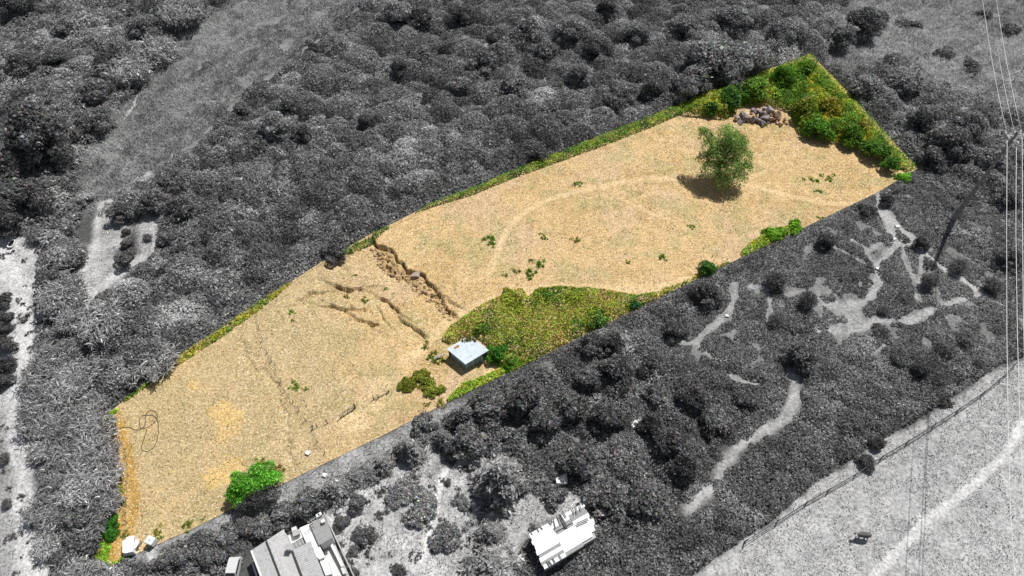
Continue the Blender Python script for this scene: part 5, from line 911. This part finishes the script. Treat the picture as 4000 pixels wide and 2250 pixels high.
for z in (.2,.68,1.15): m.bar(g0+Vector((0,0,z)), g1+Vector((0,0,z)), .06)
for t in (0.04,.5,1.): q = g0.lerp(g1,t); m.bar(q+Vector((0,0,.2)), q+Vector((0,0,1.15)), .06)
m.build('gate_frame', M_GATE, gate); m = MB(); q = g0.lerp(g1,.5); m.bar(g0+Vector((0,0,.2)), q+Vector((0,0,1.12)), .05); m.bar(q+Vector((0,0,1.12)), g1+Vector((0,0,.22)), .05); m.build('brace', M_GATE, gate)
fence('gate_fence', 'stretch of fence running left from the open gate', [(1330,1634),(1281,1652),(1240,1668),(1222,1680)], M_WOOD, 1.2, .07, (.4,.85), .2)
hs = lambda x, y: (380+x/2.34, 1550+y/2.34)
m = MB()
def gpath(pts, lift=.06, sub=5):
    q = [onground(*hs(*p)) for p in pts]; out = []
    for i in range(len(q)-1):
        p0, p1, p2, p3 = q[max(i-1,0)], q[i], q[i+1], q[min(i+2,len(q)-1)]
        for k in range(sub):
            t = k/sub; out.append(.5*((2*p1)+(p2-p0)*t+(2*p0-5*p1+4*p2-p3)*t*t+(3*p1-p0-3*p2+p3)*t**3)+Vector((0,0,lift)))
    return out+[q[-1]+Vector((0,0,lift))]
m.tube(gpath([(195,300),(230,280),(270,275),(310,285),(350,303),(410,292),(480,268),(530,228),(548,195),(540,150),(515,130),(480,128),(450,150),(440,190),(436,235),(432,262),(400,285),(385,250),(385,205),(410,175),(460,167),(520,178),(548,212),(560,300),(545,400),(520,455),(485,487),(450,497),(415,488),(405,455),(430,370),(455,290)]), .05, 5)
tag(m.build('hose', M_HOSE, None, True), 'black hose lying in loose loops on the dry grass at left', 'hose')

# ------------------------------------------------------------------ stone heap
def stone_mesh(k):
    q = np.random.default_rng(300+k); bm = bmesh.new()
    for a_ in (-1,1):
        for b_ in (-1,1):
            for c_ in (-1,1): bm.verts.new(Vector((a_,b_,c_))*.72+Vector(q.normal(size=3)*.22))
    for v in unit(q.normal(size=(4,3))): bm.verts.new(Vector(v))
    bmesh.ops.convex_hull(bm, input=bm.verts); me = bpy.data.meshes.new('stone'); bm.to_mesh(me); bm.free(); me.materials.append(M_STONE); return me
STM = [stone_mesh(k) for k in range(6)]
stz = lambda x, y, z: px(2700+x/3.033, 350+y/3.033, z)
heap = thing('stone_wall', 'tumbled dry stone wall of big boulders below the corner thicket', 'stone wall', (0,0,0)); q = random.Random(5)
for row, (yy, z, n, xa, xb) in enumerate(((392,.3,10,540,1260),(340,.8,10,515,1130),(290,1.3,9,540,1110),(248,1.7,5,690,1060))):
    for k in range(n):
        x = xa+(xb-xa)*(k+.5)/n+q.uniform(-26,26); y = yy+q.uniform(-16,16)+(x-850)*.05; p = stz(x, y, z); p.z -= q.uniform(0,.25); r = q.uniform(.38,.8)*(1. if 560 < x < 1100 else .7)
        o = add('stone', STM[q.randrange(6)], None, heap); o.location = p; o.scale = (r*1.15, r, r*.85); o.rotation_euler = (q.uniform(0,6),q.uniform(0,6),q.uniform(0,6)); c = q.uniform(.6,1.25); o.color = (c*1.15, c*.95, c*.75, 1) if x > 950 else (c*.85, c*.85, c*1.0, 1)
for (u, v, s, lab) in ((3503,888,.5,'white stone on the diagonal pale path'),(3493,936,.35,'small white stone at the fork of the heath paths'),(3423,1050,.35,'small white stone left of the heath cushions'),(2838,1235,.4,'pale stone on the left heath path'),(2192,1878,1.0,'big white sack lying above the barn yard'),(2482,1662,1.1,'pale concrete block sunk in the lower scrub'),(1203,1768,.45,'white plastic scrap on the dry grass below the fence'),(1269,1855,.4,'white scrap on the grey strip below the fence'),(1920,2003,.4,'white scrap under the largest conifer'),(1622,1068,.9,'earth boulder fallen from the scarp')):
    p = onground(u, v); o = add('stone' if 'scrap' not in lab and 'sack' not in lab else ('sack' if 'sack' in lab else 'litter'), (STM[int(u) % 6].copy()), None); o.data.materials.clear(); o.data.materials.append(M_STONE if 'boulder' in lab else M_LITTER); o.location = p+Vector((0,0,s*.3)); o.scale = (s,s*.85,s*.6); tag(o, lab, 'stone' if 'stone' in lab or 'boulder' in lab or 'block' in lab else 'litter')
    if 'block' in lab: o.name = 'concrete_block'
# fallen clods on the landslip
clm = STM[0].copy(); clm.materials.clear(); clm.materials.append(mat_plain('soil_clod', (.36,.25,.13), .95, .35, 3.))
x0, y0 = CLODS.min(0); x1, y1 = CLODS.max(0); cx = rng.uniform(x0, x1, 1500); cy = rng.uniform(y0, y1, 1500); mm = inpoly(cx, cy, CLODS); cx, cy = cx[mm][:330], cy[mm][:330]; cz = ground_z(cx, cy)
vs, fs = [], []
bv = np.array([v.co[:] for v in clm.vertices]); bf = np.array([p.vertices[:] for p in clm.polygons])
for i, (a, b, c) in enumerate(zip(cx, cy, cz)):
    s = .14*math.exp(.45*rng.normal()); R_ = np.array(Matrix.Rotation(rng.uniform(0,6), 3, rng.normal(size=3).tolist())); vs.append(bv @ R_.T*s*[1.2,1,.8] + [a, b, c+s*.3]); fs.append(bf+i*len(bv))
o = add('soil_clods', mesh_arrays('soil_clods', np.concatenate(vs), np.concatenate(fs)), clm.materials[0], kind='stuff', label='loose soil clods below the landslip scarp', category='soil')
MB_ = MB(); a, b = onground(1207,1855), onground(1242,1825); MB_.bar(a+Vector((0,0,.12)), b+Vector((0,0,.12)), .16, .16); tag(MB_.build('beam', M_LOG), 'pale straight beam lying across the lower boundary', 'beam')
# ------------------------------------------------------------------ trough and posts at the left yard
p = onground(50,958); tr_ = thing('trough', 'small white rimmed tub in the pale yard at the left edge', 'tub', p, .1)
m = MB(); n = 16; ring = [(1.0*abs(math.cos(2*math.pi*k/n))**.7*math.copysign(1, math.cos(2*math.pi*k/n))*.62, abs(math.sin(2*math.pi*k/n))**.7*math.copysign(1, math.sin(2*math.pi*k/n))*1.05) for k in range(n)]
for sc, z in ((.85,0),(1,.55),(.8,.55),(.72,.12)):
    for (x, y) in ring: m.v.append((x*sc, y*sc, z))
for l_ in range(3):
    for k in range(n): j = (k+1) % n; m.f.append((l_*n+k, l_*n+j, (l_+1)*n+j, (l_+1)*n+k))
m.f.append(tuple(range(n))[::-1]); m.f.append(tuple(3*n+k for k in range(n))); m.build('basin', M_WHITE, tr_)
MB().prism([(x*.78, y*.78, .42) for x, y in ring], .03).build('water', M_GLASS, tr_)

# ------------------------------------------------------------------ utility pole and lines
def proj(p): zc = p.y*cp+(CAM_H-p.z)*sp; return 2000+FPX*p.x/zc, 1125-FPX*((p.y*sp-(CAM_H-p.z)*cp)/zc)
pb = onground(3716,868); best = min(((math.hypot(proj(Vector((pb.x,pb.y,z)))[0]-3975, proj(Vector((pb.x,pb.y,z)))[1]-510), z) for z in [8+.25*k for k in range(90)])); ZP = best[1]
pole = thing('utility_pole', 'tall dark utility pole with three insulator arms on the right', 'utility pole', pb)
HT = ZP-pb.z; m = MB(); m.v = []; 
def ringq(w_, d_, z): return [(-w_/2,-d_/2,z),(w_/2,-d_/2,z),(w_/2,d_/2,z),(-w_/2,d_/2,z)]
m.prism(ringq(.34,.28,HT), ringq(.95,.6,-.5)); m.build('shaft', M_POLE, pole)
for k in range(14):
    z = HT*(.12+.055*k); wd = .95+(.34-.95)*z/HT; MB().box((wd*.08*(1 if k % 2 else -1), -(.6+(.28-.6)*z/HT)/2-.05, z), (.2,.2,.2)).build('step', M_CERAM, pole)
ends = {}
for nm_, (u, v), z in (('a',(3933,528),ZP-1.0), ('b',(3968,548),ZP-2.0), ('c',(3991,522),ZP-.4)):
    e = px(u, v, z); loc = e-pb; ends[nm_] = e; s0 = Vector((0,0,loc.z))
    for dy in (-.12,.12): MB().bar(s0+Vector((0,dy,0)), loc+Vector((0,dy,0)), .07).build('crossarm', M_CERAM, pole)
    m = MB(); 
    for k in range(5): m.tube([loc+Vector((0,-.35-.16*k,.05)), loc+Vector((0,-.43-.16*k,.05))], .17, 10)
    for k in range(3): m.tube([loc+Vector((0,.3+.14*k,.05)), loc+Vector((0,.37+.14*k,.05))], .17, 10)
    m.build('insulator', M_CERAM, pole)
def wire(label, pts):
    q = [px(u, v, z) for u, v, z in pts]; m = MB(); m.tube(q, .042, 5); tag(m.build('power_line', M_LINE, None, True), label, 'power line', )
for (nm_, upp, dwn, w_) in (('a',[(3838,0),(3815,-150)],[(3934,548),(3932,900),(3933,1300),(3938,1700),(3947,2000),(3963,2250),(3975,2400)],'left'), ('b',[(3865,0),(3840,-150)],[(3970,568),(3968,900),(3974,1300),(3982,1600),(3994,1900),(4015,2250),(4030,2400)],'middle'), ('c',[(3892,0),(3866,-150)],[(3993,540),(3994,900),(3997,1200),(4008,1700),(4030,2250),(4050,2400)],'right')):
    z0 = ends[nm_].z; e = proj(ends[nm_])
    wire(f'{w_} overhead wire running from the utility pole to the top edge', [(e[0], e[1]-6, z0), *[(e[0]+(upp[0][0]-e[0])*t-6*math.sin(math.pi*t), e[1]+(0-e[1])*t, z0-.8*math.sin(math.pi*t*.8)) for t in (.25,.5,.75)], (*upp[0], z0-.5), (*upp[1], z0)])
    wire(f'{w_} overhead wire running from the utility pole down the right edge', [(u, v, z0-.6*min(k,3)) for k, (u, v) in enumerate(dwn)])

# ------------------------------------------------------------------ the cow
p = onground(3362,2098); cow = thing('cow', 'dark horned cow standing in the pale pasture', 'cow', p, math.radians(-4))
V_ = [((.95,0,1.20),.27),((.55,0,1.18),.36),((.0,0,1.10),.40),((-.5,0,1.14),.35),((-.8,0,1.22),.24),((-1.05,0,1.30),.16),((-1.22,0,1.33),.15),((-1.50,0,1.16),.09),
 ((.75,.2,.85),.17),((.68,.22,.6),.10),((.84,.22,.38),.065),((.80,.22,.02),.06),((.75,-.2,.85),.17),((.68,-.22,.6),.10),((.86,-.22,.38),.065),((.84,-.22,.02),.06),
 ((-.55,.18,.8),.14),((-.55,.2,.45),.075),((-.57,.2,.02),.06),((-.55,-.18,.8),.14),((-.5,-.2,.45),.075),((-.48,-.2,.02),.06),((1.12,0,1.12),.04),((1.2,0,.75),.03),((1.18,0,.45),.045)]
E_ = [(0,1),(1,2),(2,3),(3,4),(4,5),(5,6),(6,7),(1,8),(8,9),(9,10),(10,11),(1,12),(12,13),(13,14),(14,15),(3,16),(16,17),(17,18),(3,19),(19,20),(20,21),(0,22),(22,23),(23,24)]
me = bpy.data.meshes.new('body'); me.from_pydata([v for v, r in V_], E_, []); M_COW = mat_plain('cow_hide', (.10,.10,.10), .7, .35, 1.2, stain=((.30,.30,.30), .9, .56)); body = add('body', me, M_COW, cow)
md = body.modifiers.new('skin', 'SKIN'); sv_ = me.skin_vertices[0].data
for i, (v, r) in enumerate(V_): sv_[i].radius = (r, r); sv_[i].use_root = (i == 2)
ss = body.modifiers.new('subsurf', 'SUBSURF'); ss.levels = 2; ss.render_levels = 2
for s in (-1, 1):
    MB().tube([(-1.2,s*.08,1.44),(-1.22,s*.3,1.5),(-1.3,s*.48,1.62),(-1.42,s*.5,1.78)], [.05,.045,.03,.01], 7).build('horn', M_CERAM, cow, True)
    MB().tube([(-1.14,s*.12,1.38),(-1.1,s*.3,1.34),(-1.1,s*.36,1.3)], [.03,.06,.015], 6).build('ear', M_COW, cow, True)
# small weeds that mottle the pale garden, the left strip and the strip below the plot
for k, cnt, gv, lab in (('garden', 90, .2, 'grey weed tuft scattered over the pale garden grass'), ('leftstrip', 40, .2, 'grey weed tuft on the pale ground by the left track')):
    poly = GP[k]; q = random.Random(17+cnt); n = 0
    while n < cnt:
        u, v = (q.uniform(1290,2100), q.uniform(1680,2250)) if k == 'garden' else (q.uniform(0,190), q.uniform(960,2250)); p = px(u, v)
        if not inpoly(np.array([p.x]), np.array([p.y]), poly)[0]: continue
        n += 1; plant('tuft', u, v, q.uniform(9,24), lab, gv*q.uniform(.6,1.2), group='weeds of the garden' if k == 'garden' else 'weeds of the left strip')
